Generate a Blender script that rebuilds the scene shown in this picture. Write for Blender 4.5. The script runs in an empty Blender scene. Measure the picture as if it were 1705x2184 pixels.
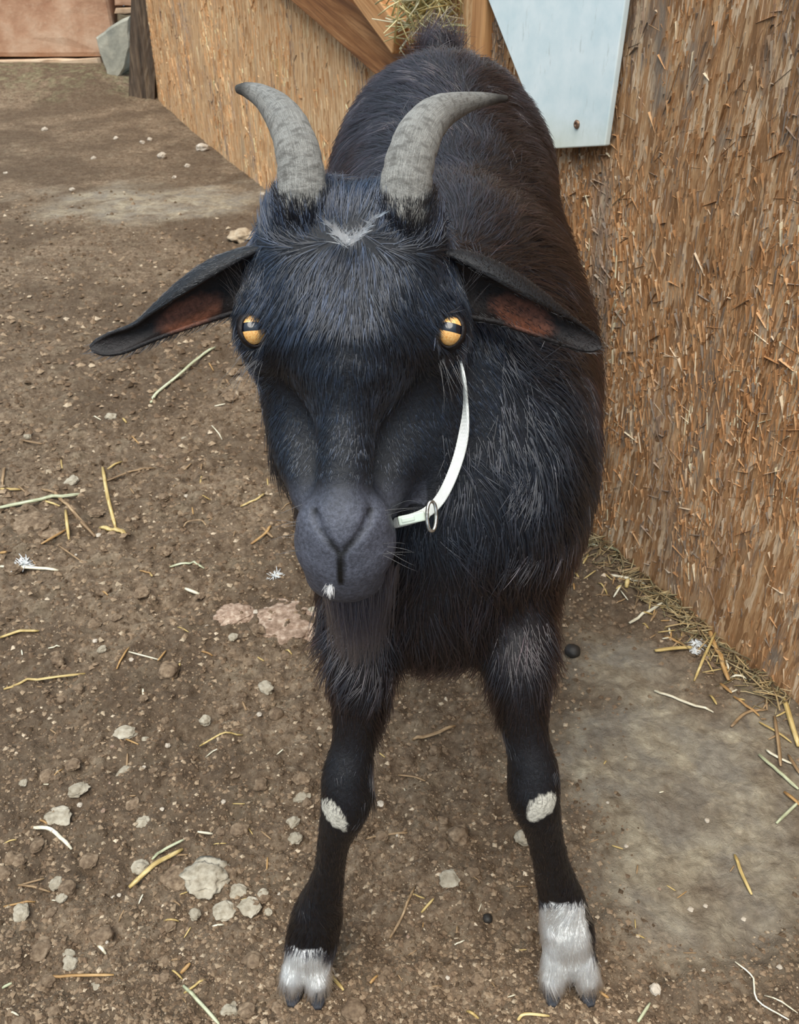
import bpy, math, random
import numpy as np
from mathutils import Vector, Matrix

# ------------------------------------------------------------------ camera, sky, light, exposure
S = bpy.context.scene
W, H, F = 1705.0, 2184.0, 1900.0            # picture frame and focal length in pixels
CAM_Z, PITCH = 0.75, math.radians(33.0)     # phone held at 0.75 m, tilted 33 degrees down
cam_d = bpy.data.cameras.new('camera')
cam = bpy.data.objects.new('camera', cam_d)
S.collection.objects.link(cam)
cam.location = (0, 0, CAM_Z)
cam.rotation_euler = (math.pi/2 - PITCH, 0, 0)
cam_d.sensor_fit = 'VERTICAL'
cam_d.sensor_height = 24.0
cam_d.lens = 24.0*F/H
cam_d.clip_start = 0.01
cam_d.dof.use_dof = True
cam_d.dof.focus_distance = 0.55
cam_d.dof.aperture_fstop = 22.0
S.camera = cam

world = bpy.data.worlds.new('sky')
S.world = world
world.use_nodes = True
wn = world.node_tree
wn.nodes.clear()
wo = wn.nodes.new('ShaderNodeOutputWorld')
wb = wn.nodes.new('ShaderNodeBackground')
# overcast sky: three times brighter overhead than at the horizon (the standard overcast luminance), faintly blue
wtc = wn.nodes.new('ShaderNodeTexCoord')
wsp = wn.nodes.new('ShaderNodeSeparateXYZ')
wmr = wn.nodes.new('ShaderNodeMapRange')
wmr.inputs['From Min'].default_value = 0.0; wmr.inputs['From Max'].default_value = 1.0
wmr.inputs['To Min'].default_value = 0.38; wmr.inputs['To Max'].default_value = 1.35
wn.links.new(wtc.outputs['Generated'], wsp.inputs[0])
wn.links.new(wsp.outputs[2], wmr.inputs['Value'])
wn.links.new(wmr.outputs[0], wb.inputs['Strength'])
wb.inputs['Color'].default_value = (0.60, 0.80, 1.0, 1)
wn.links.new(wb.outputs[0], wo.inputs[0])

sun_d = bpy.data.lights.new('sun', 'SUN')
sun_d.energy = 3.6
sun_d.angle = math.radians(50)               # sun behind thin cloud: very soft
sun_d.color = (1.0, 0.92, 0.80)
sun = bpy.data.objects.new('sun', sun_d)
S.collection.objects.link(sun)
sun.location = (-1, -1, 4)
sun.rotation_euler = Vector((-0.14, -0.42, 0.87)).to_track_quat('Z', 'Y').to_euler()

S.view_settings.view_transform = 'Standard'
S.view_settings.look = 'None'
S.view_settings.gamma = 1.0
S.view_settings.use_curve_mapping = False
S.view_settings.exposure = 0.22
try:
    S.cycles.use_denoising = True
    S.cycles.max_bounces = 10
    S.cycles.diffuse_bounces = 4
    S.cycles.glossy_bounces = 8
    S.cycles.transmission_bounces = 10
    S.cycles_curves.shape = 'RIBBONS'
except Exception:
    pass

COL = S.collection
rng = np.random.default_rng(7)
random.seed(7)

# ------------------------------------------------------------------ picture ray helpers
CAM = np.array([0, 0, CAM_Z])
FW = np.array([0, math.cos(PITCH), -math.sin(PITCH)])
UP = np.array([0, math.sin(PITCH), math.cos(PITCH)])
RT = np.array([1.0, 0, 0])

def ray(u, v):
    return FW + RT*((u - W/2)/F) + UP*((H/2 - v)/F)
def pt(u, v, Y):                       # point at distance Y in front of the camera (along the ground)
    d = ray(u, v)
    return CAM + d*(Y/d[1])
def depth(p):
    return float((np.asarray(p) - CAM) @ FW)
def mpp(p):                            # metres per pixel at a point
    return depth(p)/F
def gp(u, v, z=0.0):                   # point on the level z
    d = ray(u, v)
    return CAM + d*((z - CAM_Z)/d[2])
def proj(P):
    q = P - CAM
    t = q @ FW
    return W/2 + F*(q @ RT)/t, H/2 - F*(q @ UP)/t

# ------------------------------------------------------------------ noise
def _h(ix, iy, iz, seed):
    n = (ix*374761393 + iy*668265263 + iz*2147483647 + seed*974711) & 0xFFFFFFFF
    n = ((n ^ (n >> 13))*1274126177) & 0xFFFFFFFF
    n = n ^ (n >> 16)
    return (n & 0xFFFFFF).astype(np.float64)/0xFFFFFF
def noise3(x, y, z, seed=0):
    x, y, z = np.broadcast_arrays(np.asarray(x, float), np.asarray(y, float), np.asarray(z, float))
    ix, iy, iz = (np.floor(a).astype(np.int64) for a in (x, y, z))
    fx, fy, fz = x - ix, y - iy, z - iz
    fx, fy, fz = (a*a*(3 - 2*a) for a in (fx, fy, fz))
    r = 0
    for dx in (0, 1):
        for dy in (0, 1):
            for dz in (0, 1):
                wgt = (fx if dx else 1 - fx)*(fy if dy else 1 - fy)*(fz if dz else 1 - fz)
                r = r + wgt*_h(ix + dx, iy + dy, iz + dz, seed)
    return r*2 - 1
def noise2(x, y, seed=0):
    x = np.asarray(x, float); y = np.asarray(y, float)
    ix, iy = np.floor(x).astype(np.int64), np.floor(y).astype(np.int64)
    fx, fy = x - ix, y - iy
    fx, fy = fx*fx*(3 - 2*fx), fy*fy*(3 - 2*fy)
    z = np.zeros_like(ix)
    a = _h(ix, iy, z, seed)*(1 - fx) + _h(ix + 1, iy, z, seed)*fx
    b = _h(ix, iy + 1, z, seed)*(1 - fx) + _h(ix + 1, iy + 1, z, seed)*fx
    return (a*(1 - fy) + b*fy)*2 - 1
def sstep(a, b, x):
    t = np.clip((x - a)/(b - a), 0, 1)
    return t*t*(3 - 2*t)
def nrm(v):
    v = np.asarray(v, float)
    return v/np.maximum(np.linalg.norm(v, axis=-1, keepdims=True), 1e-9)

# ------------------------------------------------------------------ mesh helpers
def new_mesh(name, verts, faces, mats=None, smooth=True):
    me = bpy.data.meshes.new(name)
    verts = np.asarray(verts, np.float32)
    if isinstance(faces, np.ndarray):
        n, k = faces.shape
        me.vertices.add(len(verts))
        me.vertices.foreach_set('co', verts.ravel())
        me.loops.add(n*k)
        me.loops.foreach_set('vertex_index', faces.astype(np.int32).ravel())
        me.polygons.add(n)
        me.polygons.foreach_set('loop_start', np.arange(0, n*k, k, dtype=np.int32))
        me.update(calc_edges=True)
        me.validate()
    else:
        me.from_pydata([tuple(map(float, v)) for v in verts], [], faces)
        me.update()
    me.polygons.foreach_set('use_smooth', np.full(len(me.polygons), smooth))
    for m in (mats or []):
        me.materials.append(m)
    return me
def link(name, data, parent=None, loc=None):
    o = bpy.data.objects.new(name, data)
    COL.objects.link(o)
    if parent is not None:
        o.parent = parent
    if loc is not None:
        o.location = loc
    return o
def tag(o, label=None, cat=None, group=None, kind=None):
    if label: o['label'] = label
    if cat: o['category'] = cat
    if group: o['group'] = group
    if kind: o['kind'] = kind
    return o
def set_col(me, cols, name='Col'):
    a = me.attributes.new(name, 'FLOAT_COLOR', 'POINT')
    c = np.ones((len(me.vertices), 4), np.float32)
    c[:, :3] = cols
    a.data.foreach_set('color', c.ravel())
def loft(rings, cap=True):
    """rings: list of (k,3) arrays -> verts, faces"""
    k = len(rings[0])
    V = np.vstack(rings)
    Fs = []
    for i in range(len(rings) - 1):
        for j in range(k):
            a, b = i*k + j, i*k + (j + 1) % k
            Fs.append((a, b, b + k, a + k))
    if cap:
        Fs.append(tuple(range(k))[::-1])
        Fs.append(tuple((len(rings) - 1)*k + j for j in range(k)))
    return V, Fs
def tube(path, radii, k=8, flat=1.0, upv=(0, 0, 1), caps=True):
    path = np.asarray(path, float)
    rings = []
    up = np.asarray(upv, float)
    for i in range(len(path)):
        t = nrm(path[min(i + 1, len(path) - 1)] - path[max(i - 1, 0)])
        s = nrm(np.cross(t, up))
        n = np.cross(s, t)
        a = np.linspace(0, 2*math.pi, k, endpoint=False)
        r = radii[i] if hasattr(radii, '__len__') else radii
        rings.append(path[i] + np.outer(np.cos(a), s)*r + np.outer(np.sin(a), n)*r*flat)
    return loft(rings, caps)
def boxverts(o, ax, ay, az):
    """box spanned from corner o by three edge vectors"""
    o, ax, ay, az = (np.asarray(q, float) for q in (o, ax, ay, az))
    V = [o, o + ax, o + ax + ay, o + ay, o + az, o + ax + az, o + ax + ay + az, o + ay + az]
    Fs = [(0, 3, 2, 1), (4, 5, 6, 7), (0, 1, 5, 4), (1, 2, 6, 5), (2, 3, 7, 6), (3, 0, 4, 7)]
    return V, Fs
def bevel(o, w, seg=2):
    m = o.modifiers.new('bevel', 'BEVEL')
    m.width = w; m.segments = seg; m.limit_method = 'ANGLE'
    return o
def join(parts):
    V, Fs, n = [], [], 0
    for v, f in parts:
        v = np.asarray(v)
        V.append(v)
        Fs += [tuple(i + n for i in q) for q in f]
        n += len(v)
    return np.vstack(V), Fs
def catmull(P, n):
    P = np.asarray(P, float)
    Q = np.vstack([2*P[0] - P[1], P, 2*P[-1] - P[-2]])
    out = []
    for t in np.linspace(0, len(P) - 1, n):
        i = min(int(t), len(P) - 2); s = t - i
        a, b, c, d = Q[i], Q[i+1], Q[i+2], Q[i+3]
        out.append(0.5*(2*b + (c - a)*s + (2*a - 5*b + 4*c - d)*s*s + (3*b - a - 3*c + d)*s**3))
    return np.array(out)

# ------------------------------------------------------------------ material helpers
class NT:
    def __init__(self, name):
        self.m = bpy.data.materials.new(name)
        self.m.use_nodes = True
        self.t = self.m.node_tree
        self.t.nodes.clear()
        self.out = self.t.nodes.new('ShaderNodeOutputMaterial')
    def n(self, typ, **kw):
        nd = self.t.nodes.new(typ)
        ins = kw.pop('ins', {})
        for k, v in kw.items():
            setattr(nd, k, v)
        for k, v in ins.items():
            self.set(nd.inputs[k], v)
        return nd
    def set(self, sock, v):
        if hasattr(v, 'is_linked') or hasattr(v, 'links'):
            self.t.links.new(v, sock)
        else:
            if isinstance(v, tuple) and len(v) == 3 and sock.type == 'RGBA':
                v = v + (1,)
            sock.default_value = v
    def coord(self, kind='Object', scale=(1, 1, 1), rot=(0, 0, 0)):
        tc = self.n('ShaderNodeTexCoord')
        mp = self.n('ShaderNodeMapping', ins={'Vector': tc.outputs[kind], 'Scale': scale, 'Rotation': rot})
        return mp.outputs[0]
    def noise(self, vec, scale=5, detail=4, rough=0.55, dist=0.0):
        nd = self.n('ShaderNodeTexNoise', ins={'Vector': vec, 'Scale': scale, 'Detail': detail, 'Roughness': rough, 'Distortion': dist})
        return nd.outputs['Fac']
    def voro(self, vec, scale=5, feature='F1', out='Distance', rand=1.0):
        nd = self.n('ShaderNodeTexVoronoi', feature=feature, ins={'Vector': vec, 'Scale': scale, 'Randomness': rand})
        return nd.outputs[out]
    def ramp(self, fac, stops, interp='LINEAR'):
        nd = self.n('ShaderNodeValToRGB')
        nd.color_ramp.interpolation = interp
        el = nd.color_ramp.elements
        while len(el) < len(stops):
            el.new(0.5)
        for e, (p, c) in zip(el, stops):
            e.position = p
            e.color = (c, c, c, 1) if not hasattr(c, '__len__') else tuple(c)[:3] + (1,)
        self.set(nd.inputs['Fac'], fac)
        return nd.outputs['Color']
    def mix(self, fac, a, b, mode='MIX'):
        nd = self.n('ShaderNodeMix', data_type='RGBA', blend_type=mode)
        self.set(nd.inputs[0], fac); self.set(nd.inputs[6], a); self.set(nd.inputs[7], b)
        return nd.outputs[2]
    def math(self, op, a, b=0.5):
        nd = self.n('ShaderNodeMath', operation=op)
        self.set(nd.inputs[0], a); self.set(nd.inputs[1], b)
        return nd.outputs[0]
    def bump(self, h, strength=0.5, dist=0.002, normal=None):
        nd = self.n('ShaderNodeBump', ins={'Height': h, 'Strength': strength, 'Distance': dist})
        if normal is not None:
            self.set(nd.inputs['Normal'], normal)
        return nd.outputs[0]
    def attr(self, name):
        return self.n('ShaderNodeAttribute', attribute_name=name).outputs['Color']
    def objrand(self):
        return self.n('ShaderNodeObjectInfo').outputs['Random']
    def bsdf(self, color, rough=0.7, normal=None, **kw):
        nd = self.n('ShaderNodeBsdfPrincipled')
        self.set(nd.inputs['Base Color'], color)
        self.set(nd.inputs['Roughness'], rough)
        if normal is not None:
            self.set(nd.inputs['Normal'], normal)
        for k, v in kw.items():
            self.set(nd.inputs[k.replace('_', ' ')], v)
        self.t.links.new(nd.outputs[0], self.out.inputs['Surface'])
        return self.m
def lin(r, g, b):                      # 0-255 sRGB -> linear
    return tuple((c/255/12.92) if c/255 <= 0.04045 else ((c/255 + 0.055)/1.055)**2.4 for c in (r, g, b))
# ================================================================== THE PLACE
# ---- ground
def ground_h(x, y):
    x = np.asarray(x, float); y = np.asarray(y, float)
    dust = dust_mask(x, y)
    rough = 1 - .68*dust
    far = 1 - .5*sstep(1.6, 3.5, y)
    h = .007*noise2(x*2.3 + 5, y*2.3, 1) + .005*noise2(x*6, y*6, 2)*far
    clump = np.abs(noise2(x*21 + 1.3*noise2(x*30, y*30, 31), y*21 + 1.3*noise2(x*30, y*30, 32), 3))
    h = h - .0042*clump*rough*far + .0046*noise2(x*47, y*47, 4)*rough*far
    h = h + .0040*noise2(x*96, y*96, 5)*rough*(.4 + .6*far) + .0016*noise2(x*180, y*180, 6)*rough
    pit = sstep(.45, .75, noise2(x*13 + 9, y*13 + 4, 7))*rough
    h = h - .007*pit*far
    # flat where the animal stands, a low bank under the stone wall
    for u_, v_, r_ in ((650, 2090, .05), (1220, 2090, .05), (860, 1230, .06), (1000, 1230, .06)):
        q = gp(u_, v_)
        k = np.exp(-((x - q[0])**2 + (y - q[1])**2)/r_**2)
        h = h*(1 - .85*k)
    h = h + .14*sstep(4.75, 5.55, y - .12*noise2(x*2, y*2, 8))*sstep(-1.0, -1.7, x)
    return h
_dust = [(1420, 1600, .17, .11), (1330, 1430, .10, .10), (1560, 1720, .15, .13), (1500, 1900, .12, .10), (330, 430, .45, .28)]
def dust_mask(x, y):
    m = np.zeros(np.broadcast(x, y).shape)
    for u_, v_, rx, ry in _dust:
        q = gp(u_, v_)
        w_ = noise2(x*9, y*9, 21)*.35
        m = np.maximum(m, 1 - sstep(.35, 1.15, np.sqrt(((x - q[0])/rx)**2 + ((y - q[1])/ry)**2) + w_))
    return m
xs = np.concatenate([np.linspace(-6, -1.7, 60)[:-1], np.linspace(-1.7, -.62, 110)[:-1], np.linspace(-.62, .72, 400), np.linspace(.72, 3.5, 60)[1:]])
ys = np.concatenate([np.linspace(-3.5, .28, 60)[:-1], np.linspace(.28, 1.55, 400)[:-1], np.linspace(1.55, 5.8, 330), np.linspace(5.8, 9, 20)[1:]])
X, Y = np.meshgrid(xs, ys, indexing='ij')
Zg = ground_h(X, Y)
nxg, nyg = X.shape
ii = np.arange(nxg*nyg).reshape(nxg, nyg)
gq = np.stack([ii[:-1, :-1], ii[1:, :-1], ii[1:, 1:], ii[:-1, 1:]], -1).reshape(-1, 4)
nt = NT('trodden_dirt')
oc = nt.coord('Object')
n1 = nt.noise(oc, 7, 5, .6)
n2 = nt.noise(oc, 55, 5, .65, .4)
n3 = nt.noise(oc, 260, 4, .7)
n4 = nt.noise(oc, 22, 3, .5)
n5 = nt.noise(oc, 125, 6, .75, .5)
vc = nt.voro(oc, 75, 'F1', 'Distance')
c = nt.ramp(n2, [(.28, lin(80, 65, 52)), (.45, lin(124, 105, 86)), (.60, lin(148, 128, 106)), (.78, lin(180, 162, 138))])
c = nt.mix(nt.ramp(n1, [(.42, .5), (.60, 0.0)]), c, lin(98, 82, 66))
c = nt.mix(nt.ramp(n4, [(.52, 0.0), (.68, .40)]), c, lin(152, 138, 116))
c = nt.mix(nt.ramp(n3, [(.58, 0.0), (.76, .45)]), c, lin(180, 163, 140))
c = nt.mix(nt.ramp(n3, [(.24, .7), (.40, 0.0)]), c, lin(60, 47, 36))
c = nt.mix(nt.ramp(n5, [(.34, .75), (.48, 0.0)]), c, lin(70, 57, 45))
c = nt.mix(nt.ramp(n5, [(.54, 0.0), (.70, .6)]), c, lin(186, 168, 144))
c = nt.mix(nt.ramp(nt.noise(oc, 2.6, 5, .62, .5), [(.44, .60), (.56, 0.0)]), c, lin(88, 73, 59))
sepm = nt.n('ShaderNodeSeparateColor', ins={0: nt.attr('Col')})
dustc = nt.ramp(n2, [(.3, lin(134, 121, 102)), (.55, lin(172, 160, 138)), (.75, lin(198, 187, 164))])
dustc = nt.mix(nt.ramp(nt.noise(oc, 14, 4, .6, .8), [(.40, .55), (.58, 0.0)]), dustc, lin(128, 123, 117))
c = nt.mix(nt.math('MULTIPLY', sepm.outputs[0], nt.ramp(nt.noise(oc, 11, 5, .62, .6), [(.36, .30), (.56, .95)])), c, dustc)
mossc = nt.ramp(n2, [(.3, lin(66, 62, 44)), (.7, lin(158, 150, 118))])
c = nt.mix(nt.math('MULTIPLY', sepm.outputs[1], nt.ramp(n4, [(.44, 0.0), (.60, .75)])), c, mossc)
hgt = nt.math('ADD', nt.math('ADD', nt.math('MULTIPLY', n2, .8), nt.math('MULTIPLY', n3, .4)), nt.math('ADD', n5, nt.math('MULTIPLY', vc, -.5)))
M_DIRT = nt.bsdf(c, .95, nt.bump(hgt, .9, .006), Specular_IOR_Level=.15)
me = new_mesh('ground', np.stack([X.ravel(), Y.ravel(), Zg.ravel()], -1), gq, [M_DIRT])
gm_ = np.zeros((len(me.vertices), 3))
gm_[:, 0] = dust_mask(X, Y).ravel()
gm_[:, 1] = (sstep(4.95, 5.3, Y + .15*noise2(X*5, Y*5, 44))*sstep(-1.0, -1.5, X)*.9).ravel()
set_col(me, gm_)
tag(link('ground', me), 'trodden brown dirt ground with crumbs and dusty patches', kind='structure')

# ---- weathered strand board walls
def board_mat(name, tan, light, grey, sc=1.0):
    nt = NT(name)
    v1 = nt.coord('Object', (210*sc, 210*sc, 26*sc), (0, .05, 0))
    v2 = nt.coord('Object', (120*sc, 120*sc, 14*sc), (0, -.12, 0))
    warp = nt.n('ShaderNodeTexNoise', ins={'Vector': nt.coord('Object'), 'Scale': 30.0*sc, 'Detail': 2.0})
    wv1 = nt.n('ShaderNodeVectorMath', operation='MULTIPLY_ADD')
    nt.set(wv1.inputs[0], warp.outputs['Color']); wv1.inputs[1].default_value = (2.2, 2.2, 1.2); nt.set(wv1.inputs[2], v1)
    cells = nt.n('ShaderNodeTexVoronoi', ins={'Vector': wv1.outputs[0], 'Scale': 1.0})
    cellr = nt.n('ShaderNodeSeparateColor', ins={0: cells.outputs['Color']})
    fib = nt.noise(nt.coord('Object', (900*sc, 900*sc, 60*sc), (0, .06, 0)), 1, 3, .7)
    big = nt.noise(v2, .35, 4, .6)
    blot = nt.noise(nt.coord('Object', (1, 1, .35)), 16*sc, 4, .65)
    col = nt.ramp(cellr.outputs[0], [(0, tan[0]), (.35, tan[1]), (.7, tan[2]), (1, light)])
    col = nt.mix(nt.ramp(fib, [(.35, .55), (.55, 0.0)]), col, tan[0])
    col = nt.mix(nt.ramp(fib, [(.58, 0.0), (.75, .6)]), col, light)
    col = nt.mix(nt.ramp(blot, [(.54, 0.0), (.66, .75)]), col, grey)
    col = nt.mix(nt.ramp(big, [(.30, .5), (.45, 0.0)]), col, tan[0])
    hh = nt.math('ADD', nt.math('MULTIPLY', cellr.outputs[1], .8), fib)
    return nt.bsdf(col, .85, nt.bump(hh, .8, .003), Specular_IOR_Level=.2)
M_BOARD = board_mat('weathered_strand_board', (lin(132, 96, 64), lin(184, 138, 96), lin(206, 164, 120)), lin(236, 210, 178), lin(130, 122, 112))
M_BOARD2 = board_mat('dry_strand_board', (lin(176, 132, 90), lin(212, 166, 120), lin(224, 184, 138)), lin(240, 210, 168), lin(180, 154, 124), .7)
nt = NT('loose_strand')
M_STRAND = nt.bsdf(nt.mix(nt.ramp(nt.noise(nt.coord('Object', (500, 500, 60)), 1, 3), [(.4, .3), (.6, 0.0)]), nt.attr('Col'), lin(128, 92, 60)), .8, None, Specular_IOR_Level=.2)

class Wall:
    """upright board: local x runs along it, local -y is the face, z up"""
    def __init__(self, p0, p1, h, th, name, mat, z0=0.0, wavy=.0015):
        self.p0, self.p1 = np.array(p0, float), np.array(p1, float)
        d = self.p1 - self.p0
        self.L = np.linalg.norm(d); d = d/self.L
        self.d = d; self.n = np.array([d[1], -d[0]])        # face normal
        ang = math.atan2(d[1], d[0])
        self.M = Matrix.Translation((p0[0], p0[1], z0)) @ Matrix.Rotation(ang, 4, 'Z')
        nu, nv = max(8, int(self.L/.02)), max(8, int(h/.02))
        u, v = np.meshgrid(np.linspace(0, self.L, nu + 1), np.linspace(-.05, h, nv + 1), indexing='ij')
        edge = .006*noise2(u*30, u*0, 55)*(v < 0)
        f = wavy*noise2(u*9, v*3, 51) + wavy*.6*noise2(u*60, v*9, 52)
        Vf = np.stack([u, f, v + edge], -1).reshape(-1, 3)
        Vb = np.stack([u, np.full_like(u, th), v + edge], -1).reshape(-1, 3)
        id_ = np.arange((nu+1)*(nv+1)).reshape(nu+1, nv+1); N = id_.size
        Fs = np.stack([id_[:-1, :-1], id_[1:, :-1], id_[1:, 1:], id_[:-1, 1:]], -1).reshape(-1, 4)
        Fb = Fs[:, ::-1] + N
        rim = np.concatenate([id_[:, 0], id_[-1, 1:], id_[-2::-1, -1], id_[0, -2:0:-1]])
        r2 = np.roll(rim, -1)
        Fr = np.stack([r2, rim, rim + N, r2 + N], -1)
        me = new_mesh(name, np.vstack([Vf, Vb]), np.vstack([Fs, Fb, Fr]), [mat], smooth=False)
        self.o = link(name, me)
        self.o.matrix_world = self.M
        tag(self.o, kind='structure')
    def strands(self, n, u0, u1, v0, v1, lmin, lmax, wmin, wmax, pal, seed):
        r = np.random.default_rng(seed)
        u = r.uniform(u0, u1, n); v = r.uniform(v0, v1, n)
        L = lmin + (lmax - lmin)*r.random(n)**2.2; Wd = wmin + (wmax - wmin)*r.random(n)**2
        flow = .25*noise2(u*7, v*5, seed)
        a = np.where(r.random(n) < .86, flow + r.normal(0, .16, n), r.uniform(-1.5, 1.5, n))
        du, dv = np.sin(a), np.cos(a)
        lift = r.uniform(.0003, .0012, n)*np.minimum(1, Wd/.002 + .3)
        y0 = .0012
        def P(s, t, y): return np.stack([u + du*s + dv*t, np.full(n, y0) if np.isscalar(y) else y, v + dv*s - du*t], -1)
        tipl = -r.uniform(0, .004, n)*(r.random(n) < .3)
        A = [P(-L/2, -Wd/2, 1), P(-L/2, Wd/2, 1), P(L/2, Wd/2*.7, 1), P(L/2, -Wd/2*.7, 1), P(-L*.42, 0, -lift), P(L*.44, 0, -lift + tipl)]
        V = np.stack(A, 1).reshape(-1, 3)
        b = (np.arange(n)*6)[:, None]
        q = np.vstack([b + np.array([[0, 3, 5, 4]]), b + np.array([[2, 1, 4, 5]])])
        t3 = np.vstack([b + np.array([[1, 0, 4]]), b + np.array([[3, 2, 5]])])
        Fs = [tuple(x) for x in q] + [tuple(x) for x in t3]
        pal = np.array(pal)
        base = pal[r.choice(len(pal), n, p=self.palp)]
        zone = noise2(u*10 + 40, v*5, seed + 5)
        gz2 = sstep(.30, .55, noise2(u*16 + v*3, v*4.5, seed + 9))[:, None]*.75
        base = base*(1 - gz2) + np.array(lin(140, 132, 124))*gz2
        base = base*(1 + .22*zone)[:, None]*r.uniform(.75, 1.2, (n, 1))
        me = new_mesh('strands', V, Fs, [M_STRAND], smooth=False)
        set_col(me, np.repeat(np.clip(base, 0, .85), 6, 0))
        o = link('strands', me, self.o)
        tag(o, kind='stuff')
        return o
def on_line(u, v, p, d):
    """where the picture ray meets the upright plane through p along d"""
    r = ray(u, v); n = np.array([d[1], -d[0], 0.0])
    t = ((np.array([p[0], p[1], 0]) - CAM) @ n)/(r @ n)
    return CAM + r*t
R0, R1 = gp(1705, 1500), gp(1240, 1110)
dR = nrm((R1 - R0)[:2])
Rend = on_line(1052, 60, R0, dR)[:2]
Rstart = R0[:2] - dR*1.6
L0, L1 = gp(585, 422), gp(332, 212)
dL = nrm((L1 - L0)[:2])
Lend = L1[:2] + dL*.10
Lstart = L0[:2] - dL*2.05
# walls run away from the camera with the face to their left
WR = Wall(Rend, Rstart, 1.45, .02, 'wall_right', M_BOARD)
WR.o['label'] = 'weathered strand board wall beside the goat'
WR.palp = [.30, .22, .20, .14, .14]
PALR = [lin(194, 148, 104), lin(214, 172, 128), lin(174, 128, 86), lin(240, 218, 188), lin(142, 130, 118)]
WR.strands(38000, .0, 1.25, .0, .95, .004, .034, .0004, .0020, PALR, 101)
WL = Wall(Lend, Lstart, 1.30, .02, 'wall_left', M_BOARD2)
WL.o['label'] = 'dry tan strand board wall behind the goat, beyond the stud'
WL.palp = [.36, .26, .18, .14, .06]
PALL = [lin(216, 168, 120), lin(228, 186, 140), lin(196, 148, 102), lin(242, 214, 172), lin(180, 156, 128)]
WL.strands(9000, .0, WL.L, .0, .8, .012, .07, .0012, .0060, PALL, 102)

# ---- lumber
def wood(name, dark, mid, light, sc=1.0, bump=.4):
    nt = NT(name)
    w = nt.noise(nt.coord('Object', (1.6*sc, 30*sc, 30*sc)), 1.6, 5, .6, .6)
    g = nt.noise(nt.coord('Object', (6*sc, 170*sc, 170*sc)), 1.5, 3, .6)
    col = nt.ramp(w, [(.32, dark), (.5, mid), (.68, light)])
    col = nt.mix(nt.ramp(g, [(.38, .45), (.52, 0.0)]), col, dark)
    return nt.bsdf(col, .7, nt.bump(nt.math('ADD', w, g), bump, .002), Specular_IOR_Level=.3)
M_PINE = wood('orange_pine', lin(98, 60, 34), lin(144, 96, 56), lin(174, 126, 82))
M_PINE2 = wood('pale_pine', lin(148, 100, 58), lin(190, 140, 92), lin(210, 164, 114))
M_POST = wood('dark_weathered_wood', lin(52, 44, 37), lin(92, 78, 65), lin(136, 118, 96), .8, 1.0)
def plank(name, a, b, side, w, th, mat, label, cat, bev=.003):
    """board with its axis from a to b; side = direction of the width; object x along the board"""
    a, b = np.asarray(a, float), np.asarray(b, float)
    L = np.linalg.norm(b - a); x = (b - a)/L
    y = nrm(side - x*(side @ x)); z = np.cross(x, y)
    n = 24
    us = np.linspace(0, L, n + 1)
    prof = [(-w/2, -th/2), (w/2, -th/2), (w/2, th/2), (-w/2, th/2)]
    rings = [np.array([(u, p + .0012*noise2(u*7 + 3, i + .5, 61), q + .0012*noise2(u*7, i + 9.5, 62)) for i, (p, q) in enumerate(prof)]) for u in us]
    V, Fs = loft(rings)
    o = link(name, new_mesh(name, V, Fs, [mat], smooth=False))
    o.matrix_world = Matrix(((x[0], y[0], z[0], a[0]), (x[1], y[1], z[1], a[1]), (x[2], y[2], z[2], a[2]), (0, 0, 0, 1)))
    bevel(o, bev)
    return tag(o, label, cat)
nL3 = np.array([WL.n[0], WL.n[1], 0]); nR3 = np.array([WR.n[0], WR.n[1], 0])
dL3 = np.array([dL[0], dL[1], 0]); dR3 = np.array([dR[0], dR[1], 0])
off = nL3*.020
def onL(u, v): return on_line(u, v, L0, dL)
A_, B_ = onL(560, -118) + off, onL(905, 155) + off
plank('diagonal_brace', A_ + (A_ - B_)*.35, B_ + (B_ - A_)*.12, np.cross(nL3, nrm(B_ - A_)), .100, .038, M_PINE, 'orange pine brace running diagonally across the tan wall', 'brace')
# rail behind the hay, above the brace
A2, B2 = onL(800, -60) + nL3*.055, onL(905, 72) + nL3*.055
plank('hay_rail', A2 + (A2 - B2)*.6, B2 + (B2 - A2)*.05, np.cross(nL3, nrm(B2 - A2)), .060, .030, M_PINE2, 'short pale pine rail beside the hay above the brace', 'rail')
# stud at the end of the near wall: narrow edge faces the goat
sb = on_line(1045, 130, R0, dR)
st_c = np.array([Rend[0], Rend[1], 0]) + nR3*(-.030) + dR3*.019
plank('wall_stud', st_c + np.array([0, 0, -.02]), st_c + np.array([0, 0, 1.45]), dR3, .038, .090, M_PINE2, 'upright pine stud at the end of the near wall', 'stud')
# dark post at the far corner
pb = gp(298, 218)
po_top = pt(312, -130, pb[1] + .02)
k = 10; rings = []
for i in range(26):
    s = i/25
    c_ = np.array([pb[0], pb[1] + .05, -.06]) + (po_top - np.array([pb[0], pb[1], -.06]))*s*1.2
    rr = .068*(1.08 - .1*s)
    a = np.linspace(0, 2*math.pi, 4*k, endpoint=False)
    sq = 1/np.maximum(np.abs(np.cos(a)), np.abs(np.sin(a)))**.8
    rad = rr*sq*(1 + .05*noise2(np.cos(a)*3 + 7, np.sin(a)*3 + s*2, 71) + .03*noise2(a*6, s*30 + a*0, 72))
    rings.append(np.stack([c_[0] + rad*np.cos(a), c_[1] + rad*np.sin(a), np.full_like(a, c_[2])], -1))
V, Fs = loft(rings)
V = V - np.array([pb[0], pb[1], 0]); V = V[:, [2, 0, 1]]
o = link('wooden_post', new_mesh('wooden_post', V, Fs, [M_POST], smooth=False))
o.matrix_world = Matrix(((0, 1, 0, pb[0]), (0, 0, 1, pb[1]), (1, 0, 0, 0), (0, 0, 0, 1)))
tag(o, 'dark weathered wooden post at the corner by the stones', 'post')

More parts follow.
